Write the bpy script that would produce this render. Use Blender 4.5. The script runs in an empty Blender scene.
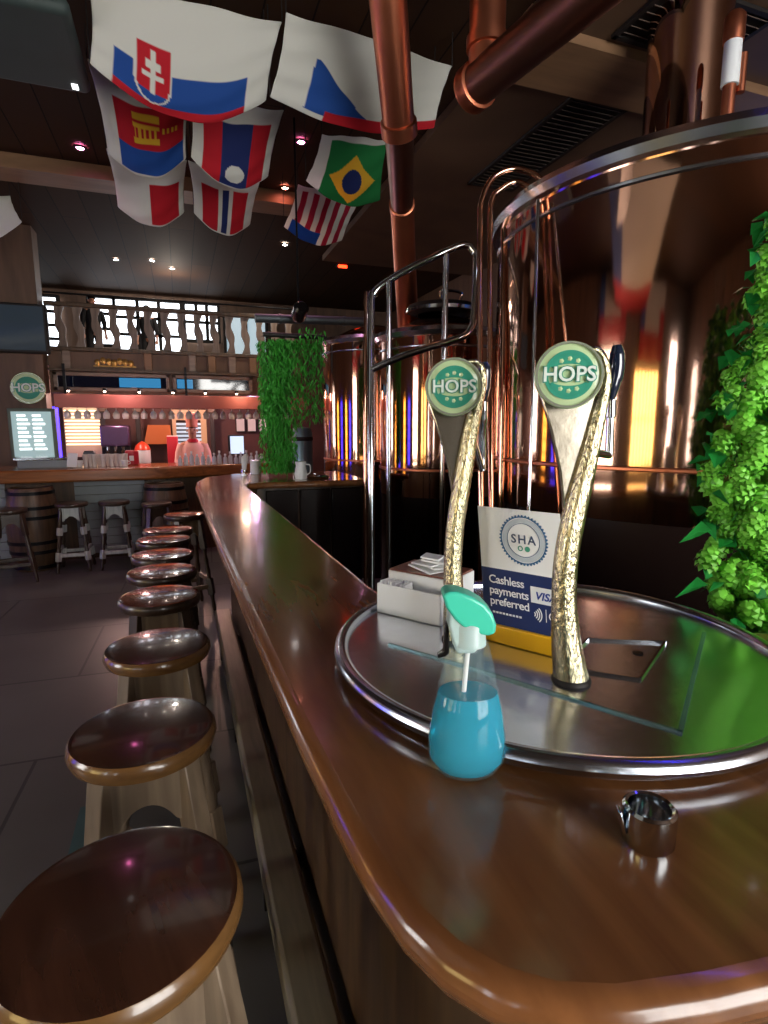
import bpy, bmesh, math, random
from mathutils import Vector, Matrix, Euler
random.seed(7)
SC = bpy.context.scene
COL = SC.collection
PI = math.pi
# ------------------------------------------------------------------ camera model
F = 560.0; TH = math.radians(19.8); PH = math.radians(8.83); EYE = Vector((0, 0, 1.5))
FW = Vector((math.sin(TH)*math.cos(PH), math.cos(TH)*math.cos(PH), -math.sin(PH)))
RT = Vector((math.cos(TH), -math.sin(TH), 0)); UP = RT.cross(FW)

def at(px, py, z=None, Y=None, X=None):
    """point of the world plane z / y / x = const seen at photograph pixel px, py"""
    d = FW + RT*((px-384)/F) + UP*((512-py)/F)
    if z is not None: t = (z-EYE.z)/d.z
    elif Y is not None: t = Y/d.y
    else: t = X/d.x
    return EYE + d*t

def facing(px, py, c):
    """point of the vertical plane through c that faces the camera's heading"""
    n = Vector((math.sin(TH), math.cos(TH), 0)); d = FW + RT*((px-384)/F) + UP*((512-py)/F)
    return EYE + d*((Vector(c)-EYE).dot(n)/d.dot(n))

# ------------------------------------------------------------------ materials
def lin(c):
    return tuple(((x/12.92) if x <= .04045 else ((x+.055)/1.055)**2.4) for x in c)
def rgb(r, g, b): return lin((r/255, g/255, b/255))

MATS = {}
def mat(name, c=(.5, .5, .5), rough=.5, metal=0, trans=0, ior=1.45, coat=0, emit=None, es=1, bump=0, bscale=20, spec=.5, vary=0, alpha=1, stretch=(1, 1, 1), sheen=0):
    if name in MATS: return MATS[name]
    m = bpy.data.materials.new(name); m.use_nodes = True; nt = m.node_tree
    b = nt.nodes['Principled BSDF']
    b.inputs['Base Color'].default_value = (*c, 1); b.inputs['Roughness'].default_value = rough
    b.inputs['Metallic'].default_value = metal; b.inputs['Transmission Weight'].default_value = trans
    b.inputs['IOR'].default_value = ior; b.inputs['Coat Weight'].default_value = coat
    b.inputs['Coat Roughness'].default_value = .06
    b.inputs['Specular IOR Level'].default_value = spec; b.inputs['Alpha'].default_value = alpha
    if emit: b.inputs['Emission Color'].default_value = (*emit, 1); b.inputs['Emission Strength'].default_value = es
    if bump or vary:
        tc = nt.nodes.new('ShaderNodeTexCoord'); mp = nt.nodes.new('ShaderNodeMapping'); mp.inputs['Scale'].default_value = stretch
        nz = nt.nodes.new('ShaderNodeTexNoise'); nz.inputs['Scale'].default_value = bscale; nz.inputs['Detail'].default_value = 4
        nt.links.new(tc.outputs['Object'], mp.inputs[0]); nt.links.new(mp.outputs[0], nz.inputs[0])
        if bump:
            bp = nt.nodes.new('ShaderNodeBump'); bp.inputs['Strength'].default_value = bump; bp.inputs['Distance'].default_value = .02
            nt.links.new(nz.outputs[0], bp.inputs['Height']); nt.links.new(bp.outputs[0], b.inputs['Normal'])
        if vary:
            mx = nt.nodes.new('ShaderNodeMix'); mx.data_type = 'RGBA'
            mx.inputs[6].default_value = (*[x*(1-vary) for x in c], 1); mx.inputs[7].default_value = (*[min(1, x*(1+vary)) for x in c], 1)
            nt.links.new(nz.outputs[0], mx.inputs[0]); nt.links.new(mx.outputs[2], b.inputs['Base Color'])
    MATS[name] = m; return m

def wood(name, c1, c2, rough=.3, coat=0, scale=(1, 14, 14), s=3, bump=.08):
    if name in MATS: return MATS[name]
    m = bpy.data.materials.new(name); m.use_nodes = True; nt = m.node_tree; b = nt.nodes['Principled BSDF']
    tc = nt.nodes.new('ShaderNodeTexCoord'); mp = nt.nodes.new('ShaderNodeMapping'); mp.inputs['Scale'].default_value = scale
    nz = nt.nodes.new('ShaderNodeTexNoise'); nz.inputs['Scale'].default_value = s; nz.inputs['Detail'].default_value = 6; nz.inputs['Distortion'].default_value = .6
    cr = nt.nodes.new('ShaderNodeValToRGB'); cr.color_ramp.elements[0].color = (*c1, 1); cr.color_ramp.elements[1].color = (*c2, 1)
    cr.color_ramp.elements[0].position = .3; cr.color_ramp.elements[1].position = .7
    nt.links.new(tc.outputs['Object'], mp.inputs[0]); nt.links.new(mp.outputs[0], nz.inputs[0]); nt.links.new(nz.outputs[0], cr.inputs[0])
    nt.links.new(cr.outputs[0], b.inputs['Base Color'])
    b.inputs['Roughness'].default_value = rough; b.inputs['Coat Weight'].default_value = coat; b.inputs['Coat Roughness'].default_value = .07
    bp = nt.nodes.new('ShaderNodeBump'); bp.inputs['Strength'].default_value = bump; bp.inputs['Distance'].default_value = .01
    nt.links.new(nz.outputs[0], bp.inputs['Height']); nt.links.new(bp.outputs[0], b.inputs['Normal'])
    MATS[name] = m; return m

def brickmat(name, c1, c2, cm, w, h, rough=.6, rot=0, mortar=.012, vary_scale=2.0):
    m = bpy.data.materials.new(name); m.use_nodes = True; nt = m.node_tree; b = nt.nodes['Principled BSDF']
    tc = nt.nodes.new('ShaderNodeTexCoord'); mp = nt.nodes.new('ShaderNodeMapping')
    mp.inputs['Rotation'].default_value = rot if isinstance(rot, tuple) else (0, 0, rot)
    br = nt.nodes.new('ShaderNodeTexBrick'); br.inputs['Scale'].default_value = 1
    br.inputs['Color1'].default_value = (*c1, 1); br.inputs['Color2'].default_value = (*c2, 1); br.inputs['Mortar'].default_value = (*cm, 1)
    br.inputs['Brick Width'].default_value = w; br.inputs['Row Height'].default_value = h; br.inputs['Mortar Size'].default_value = mortar
    nz = nt.nodes.new('ShaderNodeTexNoise'); nz.inputs['Scale'].default_value = vary_scale; nz.inputs['Detail'].default_value = 5
    mx = nt.nodes.new('ShaderNodeMix'); mx.data_type = 'RGBA'; mx.blend_type = 'MULTIPLY'; mx.inputs[0].default_value = .35
    nt.links.new(tc.outputs['Object'], mp.inputs[0]); nt.links.new(mp.outputs[0], br.inputs[0]); nt.links.new(tc.outputs['Object'], nz.inputs[0])
    nt.links.new(br.outputs[0], mx.inputs[6]); nt.links.new(nz.outputs[0], mx.inputs[7]); nt.links.new(mx.outputs[2], b.inputs['Base Color'])
    b.inputs['Roughness'].default_value = rough; b.inputs['Specular IOR Level'].default_value = .12 if 'ceiling' in name else .25
    bp = nt.nodes.new('ShaderNodeBump'); bp.inputs['Strength'].default_value = .25; bp.inputs['Distance'].default_value = .005; bp.invert = True
    nt.links.new(br.outputs['Fac'], bp.inputs['Height']); nt.links.new(bp.outputs[0], b.inputs['Normal'])
    MATS[name] = m; return m

M_COUNTER = wood('varnished_counter_wood', rgb(108, 67, 38), rgb(142, 93, 54), rough=.2, coat=.35, scale=(9, 1.2, 9), s=2.2, bump=.05)
M_PANEL = wood('dark_panel_wood', rgb(60, 44, 30), rgb(92, 68, 44), rough=.42, scale=(7, 7, .8), s=3)
M_BEAM = wood('worn_rail_wood', rgb(112, 104, 86), rgb(138, 128, 106), rough=.4, scale=(12, 1, 12), s=3)
M_SEAT = wood('dark_seat_wood', rgb(50, 29, 20), rgb(82, 50, 35), rough=.2, coat=.7, scale=(9, 1.3, 9), s=2.6, bump=.05)
M_SEATEDGE = wood('amber_seat_edge_wood', rgb(92, 64, 36), rgb(124, 88, 48), rough=.25, coat=.5, scale=(3, 3, 9), s=3)
M_LEG = wood('brown_leg_wood', rgb(98, 82, 66), rgb(132, 114, 94), rough=.4, coat=.2, scale=(9, 9, 1), s=3)
M_DLEG = wood('dark_leg_wood', rgb(38, 26, 18), rgb(66, 46, 32), rough=.35, coat=.3, scale=(9, 9, 1), s=3)
M_PALE = wood('pale_sheen_wood', rgb(165, 172, 170), rgb(205, 208, 204), rough=.4, scale=(9, 9, 1), s=3)  # whitish daylight sheen of the far stools put into the wood colour
M_CEIL = brickmat('brown_ceiling_boards', rgb(66, 44, 28), rgb(56, 38, 26), rgb(24, 16, 11), 3.0, .28, rough=.75, rot=PI/2, mortar=.006, vary_scale=.7)
M_SOFF = wood('brown_soffit_boards', rgb(74, 54, 40), rgb(98, 74, 55), rough=.5, scale=(1, 1, 1), s=1.5, bump=.02)
M_TAN = wood('tan_beam_wood', rgb(118, 88, 62), rgb(140, 106, 76), rough=.5, scale=(1, 6, 6), s=2)
M_WALL = wood('brown_wall_boards', rgb(78, 56, 42), rgb(108, 80, 60), rough=.55, scale=(4, 4, .6), s=2)
M_FLOOR = brickmat('grey_brown_floor_tiles', rgb(104, 102, 98), rgb(95, 93, 90), rgb(66, 66, 64), 1.6, .9, rough=.38, rot=.04, mortar=.008)
M_COPPER = mat('polished_copper', rgb(212, 164, 138), rough=.07, metal=1, bump=.03, bscale=3)
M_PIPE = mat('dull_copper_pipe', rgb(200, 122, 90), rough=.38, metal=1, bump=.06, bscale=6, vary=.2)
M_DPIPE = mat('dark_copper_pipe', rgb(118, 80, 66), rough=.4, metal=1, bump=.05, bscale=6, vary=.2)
M_STEEL = mat('polished_steel', rgb(205, 210, 214), rough=.12, metal=1)
M_TRAY = mat('scuffed_steel_tray', rgb(222, 226, 234), rough=.2, metal=1, bump=.02, bscale=30, vary=.1)
M_BLACK = mat('black_gloss', rgb(14, 12, 12), rough=.25)
M_DARK = mat('dark_matte', rgb(26, 22, 20), rough=.6)
M_HAMMER = mat('hammered_pale_brass', rgb(196, 188, 152), rough=.22, metal=1, bump=.26, bscale=120, stretch=(2.2, 2.2, .8))
M_BRASSF = mat('brushed_pale_brass', rgb(168, 160, 144), rough=.22, metal=1, bump=.04, bscale=20)
M_WHITE = mat('white_plastic', rgb(232, 236, 236), rough=.35)
M_PAPER = mat('white_paper', rgb(238, 240, 238), rough=.8)
M_NAVY = mat('navy_print', rgb(24, 44, 96), rough=.35)
M_GREEN = mat('teal_green_print', rgb(52, 146, 122), rough=.35)
M_MINT = mat('pale_mint_enamel', rgb(188, 212, 164), rough=.25, coat=.4)
M_YELLOW = mat('mustard_yellow_plastic', rgb(222, 168, 20), rough=.35)
M_TEAL = mat('mint_teal_plastic', rgb(70, 205, 175), rough=.3, coat=.3)
M_GREYPANEL = mat('grey_weathered_board', rgb(140, 146, 148), rough=.5, vary=.25, bscale=4, bump=.1)
M_IRON = mat('black_iron', rgb(22, 22, 24), rough=.4, metal=.6)
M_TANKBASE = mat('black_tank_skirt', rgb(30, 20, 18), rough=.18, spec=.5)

# ------------------------------------------------------------------ mesh helpers
def link(o, parent=None):
    COL.objects.link(o)
    if parent: o.parent = parent
    return o
def tag(o, label=None, cat=None, group=None, kind=None):
    if label: o['label'] = label
    if cat: o['category'] = cat
    if group: o['group'] = group
    if kind: o['kind'] = kind
    return o
def thing(name, label, cat, loc=(0, 0, 0), rz=0, group=None):
    o = bpy.data.objects.new(name, None); o.empty_display_size = .05; link(o)
    o.location = loc; o.rotation_euler = (0, 0, rz)
    return tag(o, label, cat, group)
def obj(name, bm, m, parent=None, smooth=True, bevel=0, seg=2, label=None, world=False, sub=0, angle=40):
    me = bpy.data.meshes.new(name)
    bmesh.ops.recalc_face_normals(bm, faces=bm.faces)
    if world and parent is not None:
        par = parent; off = Vector((0, 0, 0))
        while par is not None: off += par.location; par = par.parent
        bmesh.ops.translate(bm, verts=bm.verts, vec=-off)
    bm.to_mesh(me); bm.free()
    if smooth:
        for p in me.polygons: p.use_smooth = True
        me.set_sharp_from_angle(angle=math.radians(angle))
    for x in (m if isinstance(m, (list, tuple)) else [m]): me.materials.append(x)
    o = bpy.data.objects.new(name, me); link(o, parent)
    if bevel:
        b = o.modifiers.new('bevel', 'BEVEL'); b.width = bevel; b.segments = seg; b.limit_method = 'ANGLE'; b.angle_limit = .6
    if sub:
        s = o.modifiers.new('sub', 'SUBSURF'); s.levels = sub; s.render_levels = sub
    if label: o['label'] = label
    return o
def struct(name, bm, m, **k):
    o = obj(name, bm, m, smooth=k.pop('smooth', False), **k)
    if o.parent is None: o['kind'] = 'structure'
    return o
def BM(): return bmesh.new()
def box(bm, c, s, rot=None, mi=0):
    r = bmesh.ops.create_cube(bm, size=1)
    M = Matrix.Translation(c) @ (rot.to_matrix().to_4x4() if rot else Matrix.Identity(4)) @ Matrix.Diagonal((*s, 1))
    bmesh.ops.transform(bm, matrix=M, verts=r['verts'])
    if mi:
        for v in r['verts']:
            for f in v.link_faces: f.material_index = mi
    return bm
def bx(bm, x0, x1, y0, y1, z0, z1, mi=0): return box(bm, ((x0+x1)/2, (y0+y1)/2, (z0+z1)/2), (abs(x1-x0), abs(y1-y0), abs(z1-z0)), mi=mi)
def lathe(bm, prof, c=(0, 0, 0), n=32, M=None, mi=0):
    rings = []
    for r, z in prof:
        if r < 1e-6: rings.append([bm.verts.new((0, 0, z))])
        else: rings.append([bm.verts.new((r*math.cos(2*PI*k/n), r*math.sin(2*PI*k/n), z)) for k in range(n)])
    for a, b in zip(rings, rings[1:]):
        for k in range(n):
            q = [a[k % len(a)], a[(k+1) % len(a)], b[(k+1) % len(b)], b[k % len(b)]]
            q = list(dict.fromkeys(q))
            if len(q) > 2:
                f = bm.faces.new(q); f.material_index = mi
    for e, ring in ((0, rings[0]), (1, rings[-1])):
        if len(ring) > 2:
            pass
    T = Matrix.Translation(c) @ (M if M is not None else Matrix.Identity(4))
    bmesh.ops.transform(bm, matrix=T, verts=[v for ring in rings for v in ring])
    return bm
def disc_prof(r, z0, z1, b=.0): return [(0, z0), (r-b, z0), (r, z0+b), (r, z1-b), (r-b, z1), (0, z1)]
def tube(bm, pts, rad, n=12, cap=True, flat=1.0):
    pts = [Vector(p) for p in pts]
    rad = rad if isinstance(rad, (list, tuple)) else [rad]*len(pts)
    t0 = (pts[1]-pts[0]).normalized()
    a = Vector((0, 0, 1)) if abs(t0.z) < .9 else Vector((1, 0, 0))
    nrm = (a - t0*a.dot(t0)).normalized(); rings = []
    for i, p in enumerate(pts):
        t = (pts[min(i+1, len(pts)-1)]-pts[max(i-1, 0)]).normalized()
        nrm = (nrm - t*nrm.dot(t)).normalized(); bi = t.cross(nrm)
        rings.append([bm.verts.new(p + nrm*(rad[i]*math.cos(2*PI*k/n)*flat) + bi*(rad[i]*math.sin(2*PI*k/n))) for k in range(n)])
    for r1, r2 in zip(rings, rings[1:]):
        for k in range(n): bm.faces.new((r1[k], r1[(k+1) % n], r2[(k+1) % n], r2[k]))
    if cap: bm.faces.new(rings[0][::-1]); bm.faces.new(rings[-1])
    return bm
def spline(pts, k=8):
    """Catmull-Rom through pts"""
    P = [Vector(p) for p in pts]; P = [P[0]*2-P[1]] + P + [P[-1]*2-P[-2]]; out = []
    for i in range(1, len(P)-2):
        for j in range(k):
            t = j/k; a, b, c, d = P[i-1], P[i], P[i+1], P[i+2]
            out.append(.5*((2*b)+(c-a)*t+(2*a-5*b+4*c-d)*t*t+(3*b-a-3*c+d)*t**3))
    out.append(P[-2]); return out
def lerp_list(vals, n):
    out = []
    for i in range(n):
        t = i/(n-1)*(len(vals)-1); k = min(int(t), len(vals)-2); out.append(vals[k]*(1-(t-k))+vals[k+1]*(t-k))
    return out
def prism(bm, poly, z0, z1, M=None, mi=0):
    a = [bm.verts.new((x, y, z0)) for x, y in poly]; b = [bm.verts.new((x, y, z1)) for x, y in poly]
    n = len(poly); fs = [bm.faces.new(a[::-1]), bm.faces.new(b)]
    for k in range(n): fs.append(bm.faces.new((a[k], a[(k+1) % n], b[(k+1) % n], b[k])))
    for f in fs: f.material_index = mi
    if M is not None: bmesh.ops.transform(bm, matrix=M, verts=a+b)
    return bm
def text_bm(s, size, M, depth=.001, bold=0, shear=0, align='CENTER', space=1.0):
    cu = bpy.data.curves.new('t', 'FONT'); cu.body = s; cu.size = size; cu.align_x = align; cu.align_y = 'CENTER'
    cu.extrude = depth; cu.offset = bold; cu.shear = shear; cu.space_character = space; cu.resolution_u = 3
    o = bpy.data.objects.new('t', cu); COL.objects.link(o)
    dg = bpy.context.evaluated_depsgraph_get(); me = bpy.data.meshes.new_from_object(o.evaluated_get(dg))
    bm = BM(); bm.from_mesh(me); bpy.data.meshes.remove(me); bpy.data.objects.remove(o); bpy.data.curves.remove(cu)
    bmesh.ops.transform(bm, matrix=M, verts=bm.verts); return bm
def copy_tree(o, parent=None):
    c = o.copy(); COL.objects.link(c); c.parent = parent
    for ch in list(o.children): copy_tree(ch, c)
    return c
def basis(x, y, z, loc=(0, 0, 0)):
    M = Matrix((x, y, z)).transposed().to_4x4(); M.translation = Vector(loc); return M
def ring_poly(r, n): return [(r*math.cos(2*PI*k/n), r*math.sin(2*PI*k/n)) for k in range(n)]
def annulus(bm, r0, r1, z0, z1, n=48, M=None):
    return lathe(bm, [(r0, z0), (r1, z0), (r1, z1), (r0, z1), (r0, z0)], n=n, M=M)

# ================================================================== ROOM SHELL
XL, XR, YF, YB, H = -5.5, 4.3, -4.0, 11.4, 3.8
struct('floor', bx(BM(), XL, XR, YF, YB, -.1, 0), M_FLOOR)
struct('ceiling', bx(BM(), XL, XR, YF, YB, H, H+.1), M_CEIL)
def wall_with_holes(name, axis, pos, a0, a1, holes, m, th=.12, z1=H):
    bm = BM(); holes = sorted(holes); c = a0
    def seg(u0, u1, z0, zz1):
        if u1-u0 < 1e-4 or zz1-z0 < 1e-4: return
        if axis == 'x': bx(bm, pos-th/2, pos+th/2, u0, u1, z0, zz1)
        else: bx(bm, u0, u1, pos-th/2, pos+th/2, z0, zz1)
    for h0, h1, zb, zt in holes:
        seg(c, h0, 0, z1); seg(h0, h1, 0, zb); seg(h0, h1, zt, z1); c = h1
    seg(c, a1, 0, z1)
    return struct(name, bm, m)
LW = [(-3.3, -2.7, .8, 2.9), (-1.9, -.2, .75, 2.3), (1.0, 2.2, .8, 2.6), (3.0, 3.6, .6, 2.0), (4.3, 4.8, .6, 2.0), (5.8, 6.4, .6, 2.0), (7.2, 7.8, .6, 2.0), (9.0, 10.2, .6, 2.4)]
FWN = [(-4.4, -3.9, .8, 2.4), (.7, 4.0, .4, 3.3)]  # wide second opening added behind the camera to brighten the flags
wall_with_holes('wall_left', 'x', XL, YF, YB, LW, M_WALL)
wall_with_holes('wall_behind', 'y', YF, XL, XR, FWN, M_WALL)
struct('wall_right', bx(BM(), XR-.06, XR+.06, YF, YB, 0, H), M_WALL)
struct('wall_far', bx(BM(), XL, XR, YB-.06, YB+.06, 0, H), M_WALL)
DAY = mat('daylight_cool_glass', (1, 1, 1), emit=rgb(226, 232, 240), es=7)
DAYB = mat('daylight_bright_glass', (1, 1, 1), emit=rgb(238, 236, 232), es=10)
WARM = mat('sunlit_yellow_blind', (1, 1, 1), emit=rgb(255, 222, 140), es=4.5)
BLUE = mat('blue_stained_glass', (1, 1, 1), emit=rgb(50, 40, 255), es=4.5)
GOLD = mat('gold_stained_glass', (1, 1, 1), emit=rgb(255, 190, 80), es=4)
wn = 0
def window(axis, pos, a0, a1, z0, z1, gm, nx=2, nz=4, inside=1):
    global wn; wn += 1
    w = BM()
    def b(u0, u1, d0, d1, zz0, zz1, bm):
        d0 += 0; 
        if axis == 'x': bx(bm, pos+inside*d0, pos+inside*d1, u0, u1, zz0, zz1)
        else: bx(bm, u0, u1, pos+inside*d0, pos+inside*d1, zz0, zz1)
    b(a0, a1, -.05, -.04, z0, z1, w)
    g = struct('window_%d' % wn, w, gm)
    f = BM(); t = .05
    b(a0-t, a0, -.03, .08, z0-t, z1+t, f); b(a1, a1+t, -.03, .08, z0-t, z1+t, f); b(a0, a1, -.03, .08, z1, z1+t, f); b(a0, a1, -.03, .1, z0-t, z0, f)
    for k in range(1, nx): u = a0+(a1-a0)*k/nx; b(u-.018, u+.018, -.03, .03, z0, z1, f)
    for k in range(1, nz): z = z0+(z1-z0)*k/nz; b(a0, a1, -.03, .025, z-.015, z+.015, f)
    obj('window_frame', f, M_DARK, g, smooth=False)
for h, gm, nx, nz in zip(LW, (DAY, WARM, DAYB, BLUE, GOLD, BLUE, GOLD, DAY), (2, 7, 3, 2, 2, 2, 2, 3), (4, 2, 3, 5, 5, 5, 5, 3)): window('x', XL, *h, gm, nx, nz, 1)
for h, gm in zip(FWN, (DAY, DAYB)): window('y', YF, *h, gm, 3, 3, 1)  # the wide bright pane is an unseen added source lighting the flags

# ceiling beams
struct('trim_1', bx(BM(), XL+.06, 1.75, 5.97, 6.3, 3.68, H), M_TAN)
struct('trim_2', bx(BM(), XL+.06, 1.75, 1.4, 1.75, 3.5, H), M_PANEL)
# dropped soffit above the tanks, cross board and vents
s = struct('trim_3', bx(BM(), 1.95, XR-.06, -.5, 7.9, 3.72, 3.79), M_SOFF)
struct('trim_4', bx(BM(), 1.95, XR-.06, 3.0, 3.45, 3.66, 3.8), M_TAN)
def vent(x0, x1, y0, y1, z, label):
    t = thing('ceiling_vent', label, 'vent', ((x0+x1)/2, (y0+y1)/2, z))
    fr = BM(); w = .03
    for a in ((x0, x1, y0, y0+w), (x0, x1, y1-w, y1), (x0, x0+w, y0, y1), (x1-w, x1, y0, y1)): bx(fr, *a, z-.02, z)
    obj('frame', fr, M_DARK, t, world=True, smooth=False)
    sl = BM(); n = int((y1-y0)/.06)
    for k in range(n):
        yy = y0+w+(y1-y0-2*w)*(k+.5)/n; box(sl, ((x0+x1)/2, yy, z-.012), (x1-x0-2*w, .035, .004), Euler((.6, 0, 0)))
    obj('grille', sl, M_GREYV, t, world=True, smooth=False)
    obj('backing', bx(BM(), x0+w, x1-w, y0+w, y1-w, z-.004, z), M_DARK, t, world=True, smooth=False)
M_GREYV = mat('brown_grey_slat', rgb(84, 70, 60), rough=.5)
vent(2.62, 3.1, 3.5, 5.0, 3.718, 'long slatted brown ceiling vent beyond the tan cross board above tanks')
vent(2.45, 3.2, 2.5, 2.95, 3.718, 'short slatted ceiling vent nearest the tall copper flue at the top')

# upper-floor balcony slab with far windows
ZB = 2.36
struct('trim_5', bx(BM(), XL+.06, 1.75, 8.2, YB-.06, ZB-.12, ZB), M_PANEL)
# column on the left under and above the balcony
struct('trim_6', bx(BM(), -2.25, -1.52, 7.95, 8.25, 0, H), M_WALL)
struct('wall_bar', bx(BM(), XL+.06, 4.24, 10.1, 10.22, 0, ZB-.12), mat('purple_brown_plaster', rgb(78, 46, 40), rough=.6, vary=.6, bscale=3))
# far bright windows upstairs
UW = mat('daylight_white_glass', (1, 1, 1), emit=rgb(235, 244, 255), es=3)
def upwin(x0, x1, z0, z1, nx, nz, m, y=11.2):
    global wn; wn += 1
    g = struct('window_%d' % wn, bx(BM(), x0, x1, y, y+.02, z0, z1), m)
    f = BM(); t = .05
    bx(f, x0-t, x0, y-.06, y+.04, z0-t, z1+t); bx(f, x1, x1+t, y-.06, y+.04, z0-t, z1+t)
    bx(f, x0, x1, y-.06, y+.04, z1, z1+t); bx(f, x0, x1, y-.06, y+.04, z0-t, z0)
    for k in range(1, nx): u = x0+(x1-x0)*k/nx; bx(f, u-.03, u+.03, y-.05, y, z0, z1)
    for k in range(1, nz): z = z0+(z1-z0)*k/nz; bx(f, x0, x1, y-.05, y, z-.025, z+.025)
    obj('window_frame', f, M_DARK, g, smooth=False)
upwin(-2.1, -1.86, 2.5, 3.62, 1, 5, UW)
upwin(-1.35, -1.0, 2.9, 3.66, 1, 3, UW)
upwin(-.95, .1, 2.5, 3.66, 3, 4, UW)
upwin(.2, .75, 3.05, 3.66, 3, 2, UW)
upwin(.9, 1.62, 2.5, 3.5, 2, 1, mat('dim_blue_glass', (1, 1, 1), emit=rgb(150, 178, 190), es=.6))

# ================================================================== MAIN BAR
def offset_poly(P, d):
    out = []; n = len(P)
    for i in range(n):
        a, b, c = Vector(P[i-1]), Vector(P[i]), Vector(P[(i+1) % n])
        e1 = (b-a).normalized(); e2 = (c-b).normalized(); n1 = Vector((-e1.y, e1.x)); n2 = Vector((-e2.y, e2.x))
        m = (n1+n2).normalized(); k = d/max(.35, m.dot(n1)); out.append(tuple(b+m*k))
    return out
outer = [(.071, 3.84), (.096, 2.2), (.116, 1.14), (.126, .675), (.135, .488), (.141, .425), (.151, .373), (.168, .33), (.193, .296), (.227, .27), (.27, .252), (.34, .237), (.6, .20), (1.9, .02)]
inner = [(1.9, .7), (1.1, .72), (.9, .82), (.75, .93), (.6, 1.02), (.5, 1.08), (.45, 1.16), (.437, 1.3), (.43, 2.0), (.40, 3.8), (.43, 3.93), (.55, 3.97), (1.3, 3.93), (1.3, 4.8), (.4, 4.8), (.16, 4.55), (.085, 4.2)]
top_poly = outer+inner
bm = prism(BM(), top_poly, 1.055, 1.1)
bar = thing('bar_counter', 'long glossy brown bar counter with rounded near corner and foot beam', 'bar counter', (.25, 2, 0))
obj('countertop', bm, M_COUNTER, bar, world=True, bevel=.02, seg=4)
body = [(.285, 3.7), (.29, .62), (.30, .52), (.33, .46), (.42, .38), (1.9, .12), (1.9, .62), (1.0, .66), (.7, .86), (.45, .98), (.4, 1.2), (.385, 3.9), (.5, 4.1), (1.28, 4.1), (1.28, 4.6), (.42, 4.6), (.3, 4.3)]
obj('front_panel', prism(BM(), body, .0, 1.055), M_PANEL, bar, world=True, smooth=True, label='dark wooden panelling below the counter')
b = BM()
tr = [(.262, 3.7), (.267, .6), (.28, .49), (.315, .425), (.41, .355), (1.9, .095), (1.9, .12), (.42, .38), (.33, .46), (.30, .52), (.29, .62), (.285, 3.7)]
prism(b, tr, .93, 1.055)
obj('moulding', b, M_PANEL, bar, world=True, bevel=.006)
b = BM(); path = spline([(.2, 3.9, .2), (.2, 1.5, .2), (.2, .7, .2), (.2, .5, .2), (.24, .36, .2), (.4, .3, .2), (1.9, .28, .2)], 6)
fp = [(.16, 3.9), (.16, .45), (.2, .33), (.38, .25), (1.9, -.02), (1.9, .06), (.4, .33), (.29, .39), (.262, .48), (.262, 3.9)]
prism(b, fp, .14, .24)
obj('foot_beam', b, M_BEAM, bar, world=True, bevel=.012, label='grey-brown worn wooden foot beam')
for yy in (.6, 1.6, 2.6, 3.6): obj('bracket', bx(BM(), .17, .285, yy-.03, yy+.03, 0, .14), M_DARK, bar, world=True, smooth=False)
for k in range(3):  # black glossy faces added to make the counter's inner side dark
    cface = obj('dark_inner_face', bx(BM(), .56+k*.245, .79+k*.245, 4.06, 4.095, .08, 1.03), M_TANKBASE, bar, world=True, bevel=.006, label='black glossy face on the inner side')
    obj('face_handle', tube(BM(), [(.76+k*.245, 4.045, .5), (.76+k*.245, 4.045, .75)], .007, n=8), M_STEEL, cface, world=False)
struct('trim_7', bx(BM(), -.45, -.37, -1.5, 2.3, 0, .004), mat('faded_teal_floor_line', rgb(58, 92, 92), rough=.6, vary=.3, bscale=12))

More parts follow.
